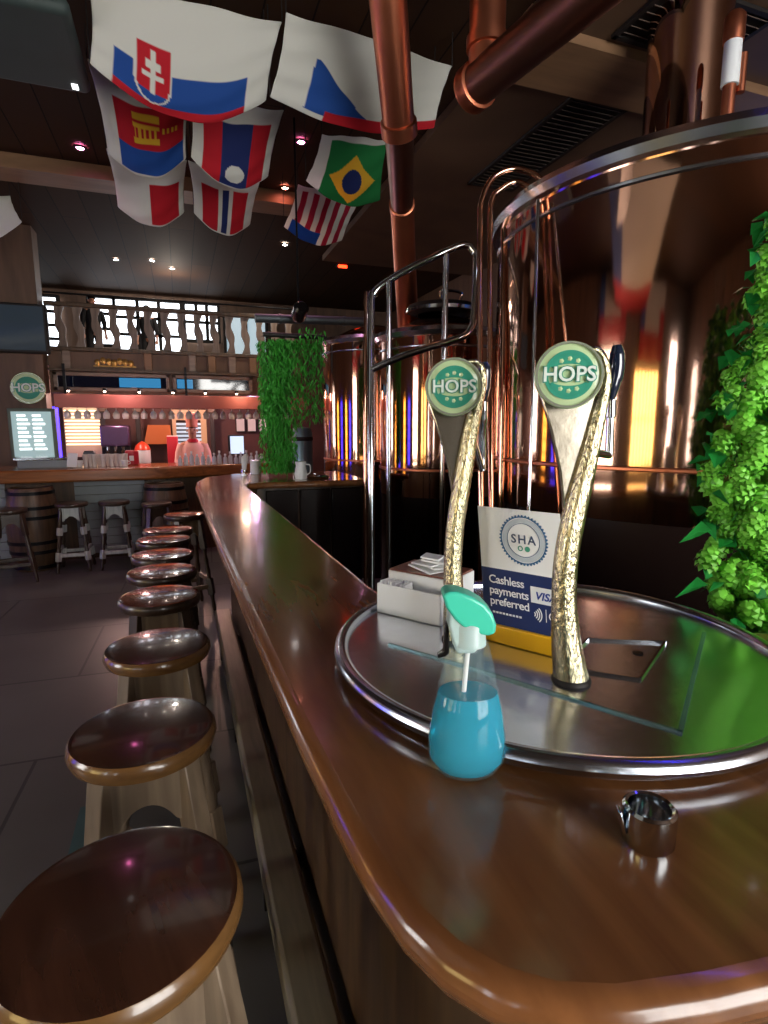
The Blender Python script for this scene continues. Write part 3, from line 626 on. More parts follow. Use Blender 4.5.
# ------------------------------------------------------------------ people
M_SKIN = mat('skin', rgb(196, 140, 112), rough=.5)
def skinned(name, V, Ed, R, m, parent, root=0, sub=2):
    me = bpy.data.meshes.new(name); me.from_pydata(V, Ed, []); o = bpy.data.objects.new(name, me); link(o, parent)
    md = o.modifiers.new('skin', 'SKIN'); md.use_smooth_shade = True; s_ = o.modifiers.new('sub', 'SUBSURF'); s_.levels = sub; s_.render_levels = sub
    for i, r in enumerate(R): me.skin_vertices[0].data[i].radius = r if isinstance(r, tuple) else (r, r)
    me.skin_vertices[0].data[root].use_root = True
    me.materials.append(m); return o
def person(label, loc, rz, scale, shirt, trousers, hat=None, arms='work', apron=None):
    t = thing('person', label, 'person', loc, rz); t.scale = (scale,)*3
    # faces -y ; one continuous body surface, pelvis is the root
    V = [(0, 0, .95), (0, 0, 1.1), (0, 0, 1.28), (0, 0, 1.42), (0, 0, 1.5), (0, 0, 1.56), (0, -.01, 1.66), (0, 0, 1.74)]
    E_ = [(0, 1), (1, 2), (2, 3), (3, 4), (4, 5), (5, 6), (6, 7)]; R = [(.15, .1), (.13, .09), (.16, .11), (.13, .085), .05, (.065, .075), (.078, .095), (.05, .06)]
    for s_ in (-1, 1):
        k = len(V)
        if arms == 'work': A = [(s_*.19, 0, 1.41), (s_*.25, -.04, 1.13), (s_*.17, -.26, 1.1), (s_*.14, -.33, 1.1)]
        else: A = [(s_*.19, 0, 1.41), (s_*.25, .02, 1.13), (s_*.26, -.05, .9), (s_*.26, -.07, .83)]
        V += A; E_ += [(3, k), (k, k+1), (k+1, k+2), (k+2, k+3)]; R += [.055, .043, .03, (.035, .02)]
        f0 = len(V); d = (Vector(A[3])-Vector(A[2])).normalized()
        for j in range(5):
            side = (j-2)*.016; L = (.05, .075, .08, .075, .06)[j]
            base = Vector(A[3])+Vector((side, 0, 0)) + d*.02
            V.append(tuple(base)); V.append(tuple(base+d*L+Vector((0, 0, -.015)))); E_ += [(k+3, len(V)-2), (len(V)-2, len(V)-1)]; R += [.009, .007]
        k = len(V); V += [(s_*.1, 0, .88), (s_*.11, -.01, .5), (s_*.11, .02, .08), (s_*.12, -.14, .03)]
        E_ += [(0, k), (k, k+1), (k+1, k+2), (k+2, k+3)]; R += [.085, .058, .042, (.04, .028)]
    obj_body = skinned('body', V, E_, R, M_SKIN, t)
    def loft(secs, name, m):
        b = BM(); rings = []
        for z, rx, ry, cy in secs: rings.append([b.verts.new((rx*math.cos(2*PI*q/20), cy+ry*math.sin(2*PI*q/20), z)) for q in range(20)])
        for r1, r2 in zip(rings, rings[1:]):
            for q in range(20): b.faces.new((r1[q], r1[(q+1) % 20], r2[(q+1) % 20], r2[q]))
        return obj(name, b, m, t)
    loft([(.9, .185, .135, 0), (1.05, .17, .125, 0), (1.2, .185, .135, 0), (1.36, .205, .13, 0), (1.44, .17, .105, 0), (1.5, .075, .07, 0)], 'shirt', shirt)
    for s_ in (-1, 1):
        A = [(s_*.17, 0, 1.42), (s_*.225, -.01, 1.28), (s_*.25, -.04, 1.14)]
        A += [(s_*.2, -.18, 1.11)] if arms == 'work' else [(s_*.258, -.02, 1.0)]
        obj('sleeve', tube(BM(), A, [.07, .062, .054, .045], n=14, cap=False), shirt, t)
        obj('trouser_leg', tube(BM(), [(s_*.09, 0, .96), (s_*.1, 0, .75), (s_*.11, 0, .5), (s_*.11, .02, .1)], [.105, .095, .075, .06], n=14), trousers, t)
        obj('shoe', box(BM(), (s_*.12, -.05, .035), (.1, .26, .07)), M_BLACK, t, bevel=.025, seg=3)
    # face
    f = BM()
    for s_ in (-1, 1): lathe(f, [(0, -.011), (.008, -.006), (.011, 0), (.008, .006), (0, .011)], c=(s_*.031, -.098, 1.665), n=8)
    obj('eyes', f, M_BLACK, t)
    f = BM(); tube(f, [(0, -.1, 1.668), (0, -.118, 1.642), (0, -.104, 1.632)], [.008, .013, .01], n=8); obj('nose', f, M_SKIN, t)
    f = BM(); tube(f, [(-.022, -.093, 1.603), (0, -.1, 1.6), (.022, -.093, 1.603)], [.004, .007, .004], n=8); obj('mouth', f, mat('lips', rgb(150, 80, 74)), t)
    for s_ in (-1, 1): obj('ear', lathe(BM(), [(0, -.03), (.014, -.015), (.016, .01), (0, .03)], c=(s_*.082, 0, 1.655), n=8), M_SKIN, t)
    hb = BM(); lathe(hb, [(.086, 1.70), (.094, 1.715), (.082, 1.75), (.05, 1.785), (0, 1.795)], n=20, c=(0, .012, 0), M=Matrix.Diagonal((1, 1.15, 1, 1))); obj('hair', hb, M_BLACK, t)
    if hat:
        h = BM(); lathe(h, [(.09, 1.71), (.093, 1.71), (.09, 1.78), (.1, 1.86), (.098, 1.92), (.06, 1.95), (0, 1.955)], n=24, M=Matrix.Diagonal((1, 1.1, 1, 1))); obj('hat', h, hat, t)
    if apron:
        obj('neckerchief', lathe(BM(), [(.06, 1.52), (.085, 1.5), (.11, 1.46), (.07, 1.44)], n=20), apron, t)
    return t
M_CHEF = mat('peach_white_cloth', rgb(235, 180, 165), rough=.8, emit=rgb(235, 150, 130), es=.12)  # faint glow in the cloth stands in for light on the chef
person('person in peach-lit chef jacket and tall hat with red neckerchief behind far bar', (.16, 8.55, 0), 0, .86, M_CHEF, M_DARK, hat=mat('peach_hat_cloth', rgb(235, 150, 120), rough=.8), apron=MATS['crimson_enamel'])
MDC = mat('black_clothes', rgb(20, 20, 24), rough=.8)
person('person in dark clothes standing upstairs, silhouetted against the bright left windows', (-1.18, 10.0, ZB), .4, .62, MDC, MDC, arms='down')
person('person in dark clothes upstairs leaning before the bright middle windows', (-.42, 10.3, ZB), -.3, .6, MDC, MDC, arms='down')

def atd(px, py, depth): return EYE + (FW + RT*((px-384)/F) + UP*((512-py)/F))*depth
# ================================================================== TANKS
M_RIMST = mat('brushed_steel_rim', rgb(190, 196, 205), rough=.22, metal=1)
def tank(cx, cy, R, h, zs, label, flue=None, lid=True):
    t = thing('brewing_tank', label, 'brewing tank', (cx, cy, 0)); n = 96
    obj('skirt', lathe(BM(), [(R*.99, 0), (R*.99, zs), (R*.9, zs)], n=n), M_TANKBASE, t, label='black glossy lower skirt')
    obj('body', lathe(BM(), [(R*.9, zs), (R, zs), (R*1.002, zs+.4), (R*1.004, (zs+h)/2), (R, h-.03), (R, h)], n=n), M_COPPER, t)
    obj('weld_band', lathe(BM(), [(R+.002, zs+.2), (R+.008, zs+.205), (R+.008, zs+.215), (R+.002, zs+.22)], n=n), M_PIPE, t)
    obj('rim', lathe(BM(), [(R+.0, h-.035), (R+.03, h-.03), (R+.045, h), (R+.03, h+.03), (R-.02, h+.035), (R-.05, h+.01)], n=n), M_RIMST, t)
    obj('lower_band', lathe(BM(), [(R+.002, h-.115), (R+.01, h-.11), (R+.01, h-.1), (R+.002, h-.095)], n=n), M_RIMST, t)
    obj('lid', lathe(BM(), [(R-.03, h+.01), (R*.8, h+.06), (R*.5, h+.14), (R*.2, h+.18), (0, h+.19)], n=n), M_COPPER, t)
    return t
t1 = tank(2.5, 2.25, 1.0, 2.49, 1.12, 'huge polished copper brewing tank with steel rim, nearest and rightmost')
fx = atd(688, 60, 3.1)-Vector((2.5, 2.25, 0)); b = BM(); lathe(b, [(.235, 2.55), (.215, 2.66), (.212, 3.1), (.212, 3.72)], c=(fx.x, fx.y, 0), n=40)
obj('flue', b, M_COPPER, t1, label='thick polished copper flue')
t2 = tank(2.03, 4.26, .5, 2.18, .95, 'middle copper brewing tank behind the steel handrail loop')
t3 = tank(1.91, 5.58, .53, 2.3, .95, 'farthest copper brewing tank, right of the hanging green plant')
# manway disc on tank 2
c = Vector((2.03, 4.26, 2.39))
tm = thing('tank_hatch', 'dark round steel hatch on top of the middle tank', 'hatch', tuple(c))
obj('cover', lathe(BM(), [(0, .07), (.1, .075), (.27, .05), (.29, .02), (.29, 0), (.2, -.02)], n=40), M_DARK, tm)
obj('ring', lathe(BM(), [(.285, -.01), (.3, -.01), (.3, .015), (.285, .015)], n=40), M_STEEL, tm)
obj('hatch_handle', tube(BM(), spline([(-.08, -.15, .06), (-.08, -.16, .13), (.08, -.16, .13), (.08, -.15, .06)], 6), .012, n=8), M_STEEL, tm)

def pipe(name, pts, r, m, label, cat='pipe', collars=(), cr=1.14, cm=None, n=24, group=None, k=6, straight=False):
    P = [Vector(p) for p in pts]; t = thing(name, label, cat, tuple(P[0]), group=group)
    path = P if straight else spline(P, k)
    obj('pipe_run', tube(BM(), path, r, n=n), m, t, world=True)
    for f in collars:
        i = f*(len(path)-1); j = min(int(i), len(path)-2); p = path[j].lerp(path[j+1], i-j); d = (path[j+1]-path[j]).normalized()
        b = BM(); tube(b, [p-d*r*.35, p-d*r*.3, p+d*r*.3, p+d*r*.35], [r*1.02, r*cr, r*cr, r*1.02], n=n); obj('collar', b, cm or m, t, world=True)
    return t
# sloping flue from tank 2 towards the ceiling near the camera
A = [atd(408, 326, 4.75), atd(402, 206, 3.95), atd(399, 128, 3.1), atd(388, 0, 2.62), atd(385, -70, 2.45)]
fl = thing('copper_flue', 'long copper flue pipe rising left of centre from middle tank to ceiling', 'pipe', tuple(A[0]))
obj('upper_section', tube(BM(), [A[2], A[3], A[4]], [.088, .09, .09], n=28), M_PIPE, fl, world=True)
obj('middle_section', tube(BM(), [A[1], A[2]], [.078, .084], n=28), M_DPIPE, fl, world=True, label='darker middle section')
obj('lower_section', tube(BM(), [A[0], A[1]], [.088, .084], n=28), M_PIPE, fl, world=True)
for p, q, r in ((A[1], A[2], .088), (A[2], A[3], .098)):
    d = (q-p).normalized(); b = BM(); tube(b, [p-d*.04, p-d*.035, p+d*.035, p+d*.04], [r*.95, r*1.03, r*1.03, r*.95], n=28); obj('collar', b, M_PIPE, fl, world=True)
e0 = atd(486, 78, 2.62)
pipe('copper_pipe', [atd(486, 78, 2.62)+Vector((0, 0, .62)), atd(486, 78, 2.62)+Vector((0, 0, .3)), e0+Vector((0, 0, .06)), e0+Vector((.02, -.01, 0))], .083, M_PIPE, 'short vertical copper drop pipe at top centre above the elbow', collars=(.55,), straight=True)
e1 = at(610, -25, z=e0.z)
dd = (e1-e0).normalized()
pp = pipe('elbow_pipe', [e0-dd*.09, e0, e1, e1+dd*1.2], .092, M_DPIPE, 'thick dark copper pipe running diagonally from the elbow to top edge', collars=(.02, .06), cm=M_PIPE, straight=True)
# paired thin copper U-bends
def ubend(off, px0, py1, px1, pe, label):
    d = 2.45+off
    pts = [atd(px0+1, 560, d), atd(px0, 400, d), atd(px0, 230, d), atd(px0+2, 200, d), atd(px0+(px1-px0)*.2, py1+8, d), atd((px0+px1)/2, py1, d), atd(px0+(px1-px0)*.82, py1+7, d), atd(px1-1, pe, d), atd(px1, pe+18, d)]
    pp_ = pts[:1]; z = pts[0].copy(); z.z = 0; 
    return pipe('copper_tube', [z]+pts, .0125, M_COPPER, label, n=12, group='paired copper U-bend tubes')
ubend(0, 480, 169, 549, 190, 'outer thin polished copper tube bent over in a U beside big tank')
ubend(.03, 490, 182, 540, 198, 'inner thin polished copper tube of the U-bent pair beside big tank')
pipe('steel_rod', [Vector((*atd(530, 480, 2.35)[:2], 0)), atd(532, 420, 2.35), atd(538, 200, 2.35)], .008, M_STEEL, 'thin straight steel rod in front of the big copper tank', 'rod', n=10, k=3)
pipe('copper_tube', [Vector((*atd(503, 480, 2.75)[:2], 0)), atd(503, 400, 2.75), atd(504, 215, 2.75)], .016, M_COPPER, 'straight upright copper tube just right of the U-bent pair', n=12, k=3)
# steel handrail
hr = thing('steel_handrail', 'looped tubular steel handrail on posts in front of the middle tank', 'handrail', tuple(Vector((*atd(372, 480, 3.25)[:2], 0))))
D = 3.25
b = BM(); tube(b, spline([atd(p[0], p[1], D+p[2]) for p in ((371, 370, .05), (400, 357, .02), (430, 347, .01), (462, 337, 0), (471, 328, 0), (474, 315, 0), (476, 262, 0), (473, 250, 0), (464, 245, 0), (440, 254, .0), (410, 268, .02), (385, 283, .04), (374, 294, .05), (371, 312, .05), (371, 480, .05))], 6)+[Vector((*atd(371, 480, D+.05)[:2], 0))], .021, n=14)
obj('rail_loop', b, M_STEEL, hr, world=True)
for px, y0, dz in ((389, 281, .03), (446, 251, .0)):
    p = atd(px, y0, D+dz); b = BM(); tube(b, [p, Vector((p.x, p.y, 0))], .017, n=12); obj('post', b, M_STEEL, hr, world=True)
hr2 = pipe('copper_tube', [Vector((*atd(365, 470, 3.6)[:2], 0)), atd(365, 400, 3.6), atd(366, 292, 3.6)], .013, M_COPPER, 'thin copper tube standing left of the looped steel handrail', n=10, k=3)
# stub beside the flue
st_ = atd(728, 104, 2.75)
t = thing('copper_stub', 'short copper pipe stub with white joint right of thick flue', 'pipe', tuple(st_))
obj('upper_cap', tube(BM(), [st_+Vector((0, 0, .27)), st_+Vector((0, 0, .3)), st_+Vector((0, 0, .38)), st_+Vector((0, 0, .4))], [.045, .048, .047, .03], n=20), M_PIPE, t, world=True)
obj('joint', tube(BM(), [st_+Vector((0, 0, .08)), st_+Vector((0, 0, .28))], .04, n=20), M_WHITE, t, world=True, label='white joint sleeve')
obj('side_port', tube(BM(), [st_+Vector((.05, -.02, .05)), st_+Vector((.05, -.02, .22))], .02, n=14), M_PIPE, t, world=True)
obj('base_elbow', tube(BM(), [st_+Vector((0, 0, -.12)), st_+Vector((0, 0, .09))], .03, n=16), M_PIPE, t, world=True)
pw = at(758, 60, X=4.19); struct('window_20', bx(BM(), 4.2, 4.235, pw.y-1.5, pw.y+.22, 2.9, 3.7), mat('blue_lit_wall_glow', (.01, .03, .1), emit=rgb(20, 80, 160), es=.45, rough=.1))  # glowing slab standing in for blue light on the right wall
# steel duct + projector near the plant
a, b_ = at(255, 318, Y=4.75), at(372, 322, Y=4.75)
pipe('steel_duct', [a, b_], .035, mat('grey_steel_duct', rgb(84, 90, 94), rough=.5, metal=.7), 'horizontal grey steel duct above the hanging green plant', 'duct', straight=True, collars=(.2, .75))
p = at(300, 312, Y=4.55)
t = thing('spot_projector', 'black round projector lamp hanging in front of the steel duct', 'projector', tuple(p))
obj('lamp_body', lathe(BM(), [(0, -.08), (.05, -.08), (.06, -.05), (.06, .06), (.04, .08), (0, .08)], n=20, M=Matrix.Rotation(1.2, 4, 'X')), M_BLACK, t)
obj('bracket', tube(BM(), [(0, 0, .03), (0, .06, .12)], .01, n=8), M_IRON, t)
obj('hanging_rod', tube(BM(), [(0, .06, .12), (0, .06, 3.8-p.z)], .008, n=8), M_IRON, t)
# steel cylinder in the dark gap behind the plant
t = thing('steel_cylinder', 'upright blue-grey steel vessel in the dark gap behind hanging plant', 'vessel', tuple(at(303, 474, Y=7.2).xy)+(0,))
obj('vessel', lathe(BM(), [(0, 0), (.13, 0), (.13, 1.4), (.11, 1.46), (0, 1.48)], n=28), mat('blue_grey_steel', rgb(110, 135, 145), rough=.3, metal=.8), t)
obj('top_band', lathe(BM(), [(.131, 1.3), (.138, 1.31), (.138, 1.34), (.131, 1.35)], n=28), M_DARK, t)

# ================================================================== TRAY AND WHAT STANDS ON IT
TC = Vector((.592, .785, 1.1)); TR_ = .365; TZ = 1.121
ty = thing('drip_tray', 'large round polished steel tray with rolled rim on the brown counter', 'tray', tuple(TC))
obj('plate', lathe(BM(), [(0, .0), (TR_-.02, 0), (TR_, .006), (TR_, .02), (TR_-.012, .021), (0, .0205)], n=96), M_TRAY, ty)
obj('rim', lathe(BM(), [(TR_+.012*math.cos(a), .021+.012*math.sin(a)) for a in [k*PI/6 for k in range(13)]], n=96), M_RIMST, ty)
cr = [at(680, 734, z=TZ), at(706, 634, z=TZ), at(420, 633, z=TZ), at(400, 655, z=TZ), at(470, 673, z=TZ)]
b = BM()
def strip(b, P, w, z0, z1, close=False):
    Q = P+([P[0]] if close else [])
    for p, q in zip(Q, Q[1:]):
        d = (q-p).to_2d(); L = d.length; ang = math.atan2(d.y, d.x); box(b, ((p.x+q.x)/2, (p.y+q.y)/2, (z0+z1)/2), (L+w, w, z1-z0), Euler((0, 0, ang)))
strip(b, [at(680, 733, z=TZ), at(704, 634, z=TZ)], .006, TZ-.001, TZ+.003)
strip(b, [at(680, 733, z=TZ), at(590, 705, z=TZ), at(470, 668, z=TZ), at(390, 645, z=TZ)], .005, TZ-.001, TZ+.003)
obj('seam_edge', b, mat('teal_grey_metal', rgb(140, 180, 185), rough=.25, metal=.8), ty, world=True, smooth=False)
b = BM(); q4 = [at(588, 640, z=TZ), at(665, 643, z=TZ), at(640, 680, z=TZ), at(560, 668, z=TZ)]
strip(b, q4, .004, TZ-.001, TZ+.004, True); obj('recess_edge', b, M_STEEL, ty, world=True, smooth=False)
b = BM(); q = at(638, 653, z=TZ); lathe(b, [(0, 0), (.007, 0), (.009, .002), (0, .0025)], c=(q.x, q.y, TZ-.001), n=16); obj('drain_hole', b, M_BLACK, ty, world=True)

def tower(label, base, path_px, radii, blade_px, badge_px, badge_r, h_px, hs_px, TZ=TZ):
    base = Vector(base); t = thing('beer_tap', label, 'beer tap', tuple(base))
    fn = Vector((-math.sin(TH), -math.cos(TH), 0))
    P = spline([facing(x, y, base) for x, y in path_px], 8)
    obj('column', tube(BM(), P, lerp_list(radii, len(P)), n=24), M_HAMMER, t, world=True, label='hammered curved brass column')
    pts = [facing(x, y, base) for x, y in blade_px]
    b = BM(); f1 = [b.verts.new(p-fn*.002) for p in pts]; f2 = [b.verts.new(p-fn*.010) for p in pts]
    b.faces.new(f1); b.faces.new(f2[::-1])
    for k in range(len(pts)): b.faces.new((f1[k], f2[k], f2[(k+1) % len(pts)], f1[(k+1) % len(pts)]))
    obj('face_plate', b, M_BRASSF, t, world=True, bevel=.003)
    obj('base_flange', lathe(BM(), [(0, 0), (radii[0]*1.12, 0), (radii[0]*1.1, .004), (radii[0], .007), (0, .007)], n=28), M_DARK, t)
    c = facing(badge_px[0], badge_px[1], base+fn*.03)
    tocam = Vector((EYE.x-c.x, EYE.y-c.y, 0)).normalized(); tocam = (tocam*.93+fn*.35).normalized()
    right = Vector((0, 0, 1)).cross(tocam).normalized()
    medallion(t, c, right, Vector((0, 0, 1)), tocam, badge_r, thick=.016)
    obj('badge_mount', tube(BM(), [c-tocam*.014, c-tocam*.035], badge_r*.45, n=20), M_BRASSF, t, world=True)
    hp = [facing(x, y, base-fn*.03) for x, y in h_px]
    hpath = spline(hp, 5)
    obj('tap_handle', tube(BM(), hpath, lerp_list([.006, .010, .0115, .0115, .009, .005], len(hpath)), n=14), mat('blue_black_handle', rgb(24, 34, 52), rough=.12, coat=1), t, world=True)
    sp = [facing(x, y, base-fn*.03) for x, y in hs_px]
    obj('handle_stem', tube(BM(), [sp[0], sp[0].lerp(sp[1], .3), sp[0].lerp(sp[1], .32), sp[1]], [.008, .008, .006, .0065], n=12), M_STEEL, t, world=True)
    q = sp[1]; r = facing(path_px[6][0], path_px[6][1]+12, base)
    obj('spout_arm', tube(BM(), [q, q.lerp(r, .5), r], .006, n=10), M_STEEL, t, world=True)
    return t
b1 = at(571, 680, z=TZ)
tower('right beer tap, curved hammered brass with round HOPS badge, nearer the camera', b1,
      [(571, 680), (566, 640), (564, 600), (566, 560), (573, 520), (583, 480), (593, 440), (601, 405), (606, 380), (604, 360), (597, 350), (588, 350)],
      [.026, .0215, .018, .0175, .017, .0148, .012, .0095, .0075, .006, .0048, .004],
      [(540, 392), (604, 392), (600, 425), (590, 460), (578, 500), (568, 540), (563, 500), (560, 470), (551, 430)], (569, 375), .0445,
      [(617, 345), (617, 355), (616, 370), (613, 385), (611, 400)], [(611, 400), (609, 455)])
b2 = at(456, 640, z=TZ)
tower('left beer tap, curved hammered brass with round HOPS badge, behind the spray bottle', b2,
      [(456, 640), (454, 600), (453, 565), (455, 530), (460, 495), (466, 460), (472, 425), (478, 400), (482, 382), (481, 368), (476, 362), (468, 362)],
      [.023, .018, .016, .016, .0155, .0145, .0125, .010, .008, .0065, .005, .004],
      [(428, 402), (478, 402), (477, 425), (469, 455), (461, 495), (455, 530), (452, 495), (448, 468), (440, 438)], (454, 387), .0465,
      [(484, 362), (485, 370), (484, 382), (483, 395), (483, 402)], [(483, 402), (482, 470)])

# napkin box
A_ = at(377, 612, z=TZ); B_ = at(440, 627, z=TZ); u = (B_-A_).normalized(); v = Vector((-u.y, u.x, 0)); W_ = (B_-A_).length
Mn = basis(u, v, Vector((0, 0, 1)), A_)
nb = thing('napkin_box', 'white plastic caddy with sugar sachets and paper napkins on tray', 'napkin holder', tuple(A_))
b = BM(); t_ = .003
def lb(b, x0, x1, y0, y1, z0, z1, M=Mn):
    n0 = len(b.verts); bx(b, x0, x1, y0, y1, z0, z1); b.verts.ensure_lookup_table(); bmesh.ops.transform(b, matrix=M, verts=b.verts[n0:])
lb(b, 0, W_, 0, t_, 0, .062); lb(b, 0, t_, 0, .04, 0, .062); lb(b, W_-t_, W_, 0, .04, 0, .062); lb(b, 0, W_, 0, .14, 0, .004)
lb(b, 0, W_, .04, .043, 0, .08); lb(b, 0, W_, .137, .14, 0, .08); lb(b, 0, t_, .04, .14, 0, .08); lb(b, W_-t_, W_, .04, .14, 0, .08)
obj('caddy_body', b, M_WHITE, nb, world=True, bevel=.001)
b = BM(); lb(b, .002, W_-.002, .042, .138, .08, .084)
obj('lid', b, mat('red_brown_lid', rgb(120, 72, 58), rough=.3, coat=.3), nb, world=True, bevel=.001, label='reddish brown flat lid')
b = BM()
for k in range(12):
    n0 = len(b.verts); box(b, (.008+k*.0052, .02, .040), (.002, .03, .052), Euler((random.uniform(-.1, .1), random.uniform(-.2, .2), 0))); b.verts.ensure_lookup_table(); bmesh.ops.transform(b, matrix=Mn, verts=b.verts[n0:])
s_o = obj('sugar_sachets', b, M_PAPER, nb, world=True, smooth=False); s_o['kind'] = 'stuff'
b = BM()
for k in range(5):
    n0 = len(b.verts); box(b, (W_*.55+random.uniform(-.012, .012), .09+random.uniform(-.01, .01), .0865+k*.0055), (.072-.008*k, .055-.004*k, .004), Euler((random.uniform(-.12, .12), random.uniform(-.12, .12), random.uniform(-.5, .5)))); b.verts.ensure_lookup_table(); bmesh.ops.transform(b, matrix=Mn, verts=b.verts[n0:])
n_ = obj('paper_napkins', b, M_PAPER, nb, world=True, bevel=.001); n_['kind'] = 'stuff'

# sign card
A_ = at(484, 640, z=TZ); B_ = at(564, 661, z=TZ); u = (B_-A_).normalized(); W_ = (B_-A_).length
tilt = -.05; nrm0 = Vector((u.y, -u.x, 0)); upv = (Vector((0, 0, 1))*math.cos(tilt) - nrm0*math.sin(tilt)); upv = (upv - u*.075).normalized(); nr = u.cross(upv)
if nr.dot(nrm0) < 0: nr = -nr
pl_ = thing('counter_sign', 'white and navy cashless payment card in a mustard yellow base on tray', 'counter sign', tuple(A_))
def cardM(x, y, z=0): return basis(u, upv, nr, A_ + u*x + upv*y + nr*z)
HB, HT = .033, .241; zc = -.010
b = BM(); prism(b, [(0, 0), (W_*1.02, 0), (W_*1.02, HB), (0, HB)], -.03, .002, cardM(0, 0, -.004))
ob = obj('base_block', b, M_YELLOW, pl_, world=True, bevel=.002, label='mustard yellow base block')
Wc = W_*1.0
b = BM(); prism(b, [(0, HB+.0005), (Wc, HB-.01), (Wc, HT), (0, HT)], zc-.001, zc+.001, cardM(0, 0)); obj('card', b, M_PAPER, pl_, world=True, smooth=False)
HM = .134
b = BM(); prism(b, [(0, HB), (Wc, HB), (Wc, HM), (0, HM)], zc+.001, zc+.0018, cardM(0, 0)); obj('navy_panel', b, M_NAVY, pl_, world=True, smooth=False, label='navy lower half')
zz = zc+.0012
LCx, LCy, LR = Wc*.56, .190, Wc*.285
M_SHB = mat('blue_ink', rgb(40, 96, 140), rough=.5); M_SHG = mat('pale_grey_ink', rgb(190, 200, 205), rough=.6)
b = BM()
annulus(b, LR*.93, LR*.98, 0, .0006, n=72, M=cardM(LCx, LCy, zz)); annulus(b, LR*.68, LR*.70, 0, .0006, n=60, M=cardM(LCx, LCy, zz))
for k in range(44):
    a = 2*PI*k/44; n0 = len(b.verts); box(b, (LR*math.cos(a), LR*math.sin(a), .0003), (LR*.07, LR*.07, .0006), Euler((0, 0, a+.78))); b.verts.ensure_lookup_table(); bmesh.ops.transform(b, matrix=cardM(LCx, LCy, zz), verts=b.verts[n0:])
obj('seal_ring', b, M_SHB, pl_, world=True, smooth=False)
b = BM(); annulus(b, LR*.72, LR*.9, 0, .0004, n=60, M=cardM(LCx, LCy, zz)); obj('seal_band', b, M_SHG, pl_, world=True, smooth=False)
obj('seal_lettering', text_bm('SHA', LR*.5, cardM(LCx, LCy+LR*.02, zz+.0003), depth=.0003, bold=.0003, space=1.25), mat('slate_ink', rgb(50, 70, 100), rough=.5), pl_, world=True, smooth=False)
b = BM(); lathe(b, [(0, 0), (LR*.11, 0), (LR*.11, .0006), (0, .0006)], n=20, M=cardM(LCx+LR*.16, LCy-LR*.34, zz)); lathe(b, [(LR*.07, 0), (LR*.11, 0), (LR*.11, .0006), (LR*.07, .0006)], n=20, M=cardM(LCx-LR*.14, LCy-LR*.34, zz)); obj('seal_emblem', b, mat('green_ink', rgb(60, 150, 120), rough=.5), pl_, world=True, smooth=False)
M_WINK = mat('white_ink', rgb(240, 242, 245), rough=.4)
for k, s_ in enumerate(('Cashless', 'payments', 'preferred')):
    obj('slogan_line', text_bm(s_, .0205, cardM(Wc*.09, HM-.020-k*.0195, zz+.001), depth=.0002, bold=.0002, align='LEFT', space=.93), M_WINK, pl_, world=True, smooth=False)
b = BM()
for k in range(9): prism(b, [(Wc*.12+k*.0062, .053), (Wc*.12+k*.0062+.0045, .053), (Wc*.12+k*.0062+.0045, .0565), (Wc*.12+k*.0062, .0565)], 0, .0003, cardM(0, 0, zz+.0008))
obj('small_print', b, M_WINK, pl_, world=True, smooth=False)
b = BM(); prism(b, [(Wc*.62, .086), (Wc*.97, .086), (Wc*.97, .114), (Wc*.62, .114)], 0, .0004, cardM(0, 0, zz+.0008)); obj('payment_badge', b, M_WHITE, pl_, world=True, smooth=False, bevel=.0)
obj('payment_lettering', text_bm('VISA', .0185, cardM(Wc*.795, .0985, zz+.0014), depth=.0002, bold=.0005, shear=.25), mat('royal_ink', rgb(30, 60, 140), rough=.4), pl_, world=True, smooth=False)
b = BM()
for k in range(4):
    r0 = .004+k*.0038; pts = [(r0*math.cos(a), r0*math.sin(a)) for a in [-.8+1.6*j/8 for j in range(9)]] + [((r0+.0018)*math.cos(a), (r0+.0018)*math.sin(a)) for a in [.8-1.6*j/8 for j in range(9)]]
    prism(b, pts, 0, .0003, cardM(Wc*.63, .066, zz+.0008))
prism(b, [(Wc*.79, .056), (Wc*.797, .056), (Wc*.797, .078), (Wc*.79, .078)], 0, .0003, cardM(0, 0, zz+.0008))
annulus(b, .006, .0078, 0, .0003, n=24, M=cardM(Wc*.88, .067, zz+.0008))
obj('contactless_symbol', b, M_WINK, pl_, world=True, smooth=False)

# spray bottle
BB = at(466, 770, z=1.1)
sb = thing('spray_bottle', 'clear plastic spray bottle of bright blue liquid with mint trigger head', 'spray bottle', tuple(BB))
prof = [(0, .002), (.028, .0), (.037, .006), (.0445, .02), (.0455, .045), (.041, .075), (.033, .11), (.0265, .14), (.022, .158), (.0165, .166), (.0165, .176)]
obj('bottle_shell', lathe(BM(), prof, n=28, M=Matrix.Rotation(-TH, 4, 'Z') @ Matrix.Diagonal((1, .78, 1, 1))), mat('clear_plastic', (.5, .9, 1), rough=.04, alpha=.07), sb, angle=50)
pl2 = [(0, .004), (.0265, .003), (.0355, .008), (.0432, .02), (.0442, .045), (.0398, .075), (.0345, .097), (.0335, .099), (0, .0995)]
obj('liquid', lathe(BM(), pl2, n=28, M=Matrix.Rotation(-TH, 4, 'Z') @ Matrix.Diagonal((1, .78, 1, 1))), mat('blue_liquid', rgb(0, 176, 214), rough=.04, trans=.45, ior=1.33), sb, angle=50)
obj('dip_tube', tube(BM(), [(0, 0, .165), (-.006, 0, .09), (-.018, 0, .01)], .0028, n=8), M_WHITE, sb)
b = BM(); lathe(b, [(.016, .155), (.019, .156), (.019, .160), (.0185, .161), (.0185, .18), (.017, .182), (.012, .19), (0, .19)], n=28)
obj('collar', b, mat('milky_plastic', rgb(205, 232, 230), rough=.35, trans=.3), sb)
cc = BB
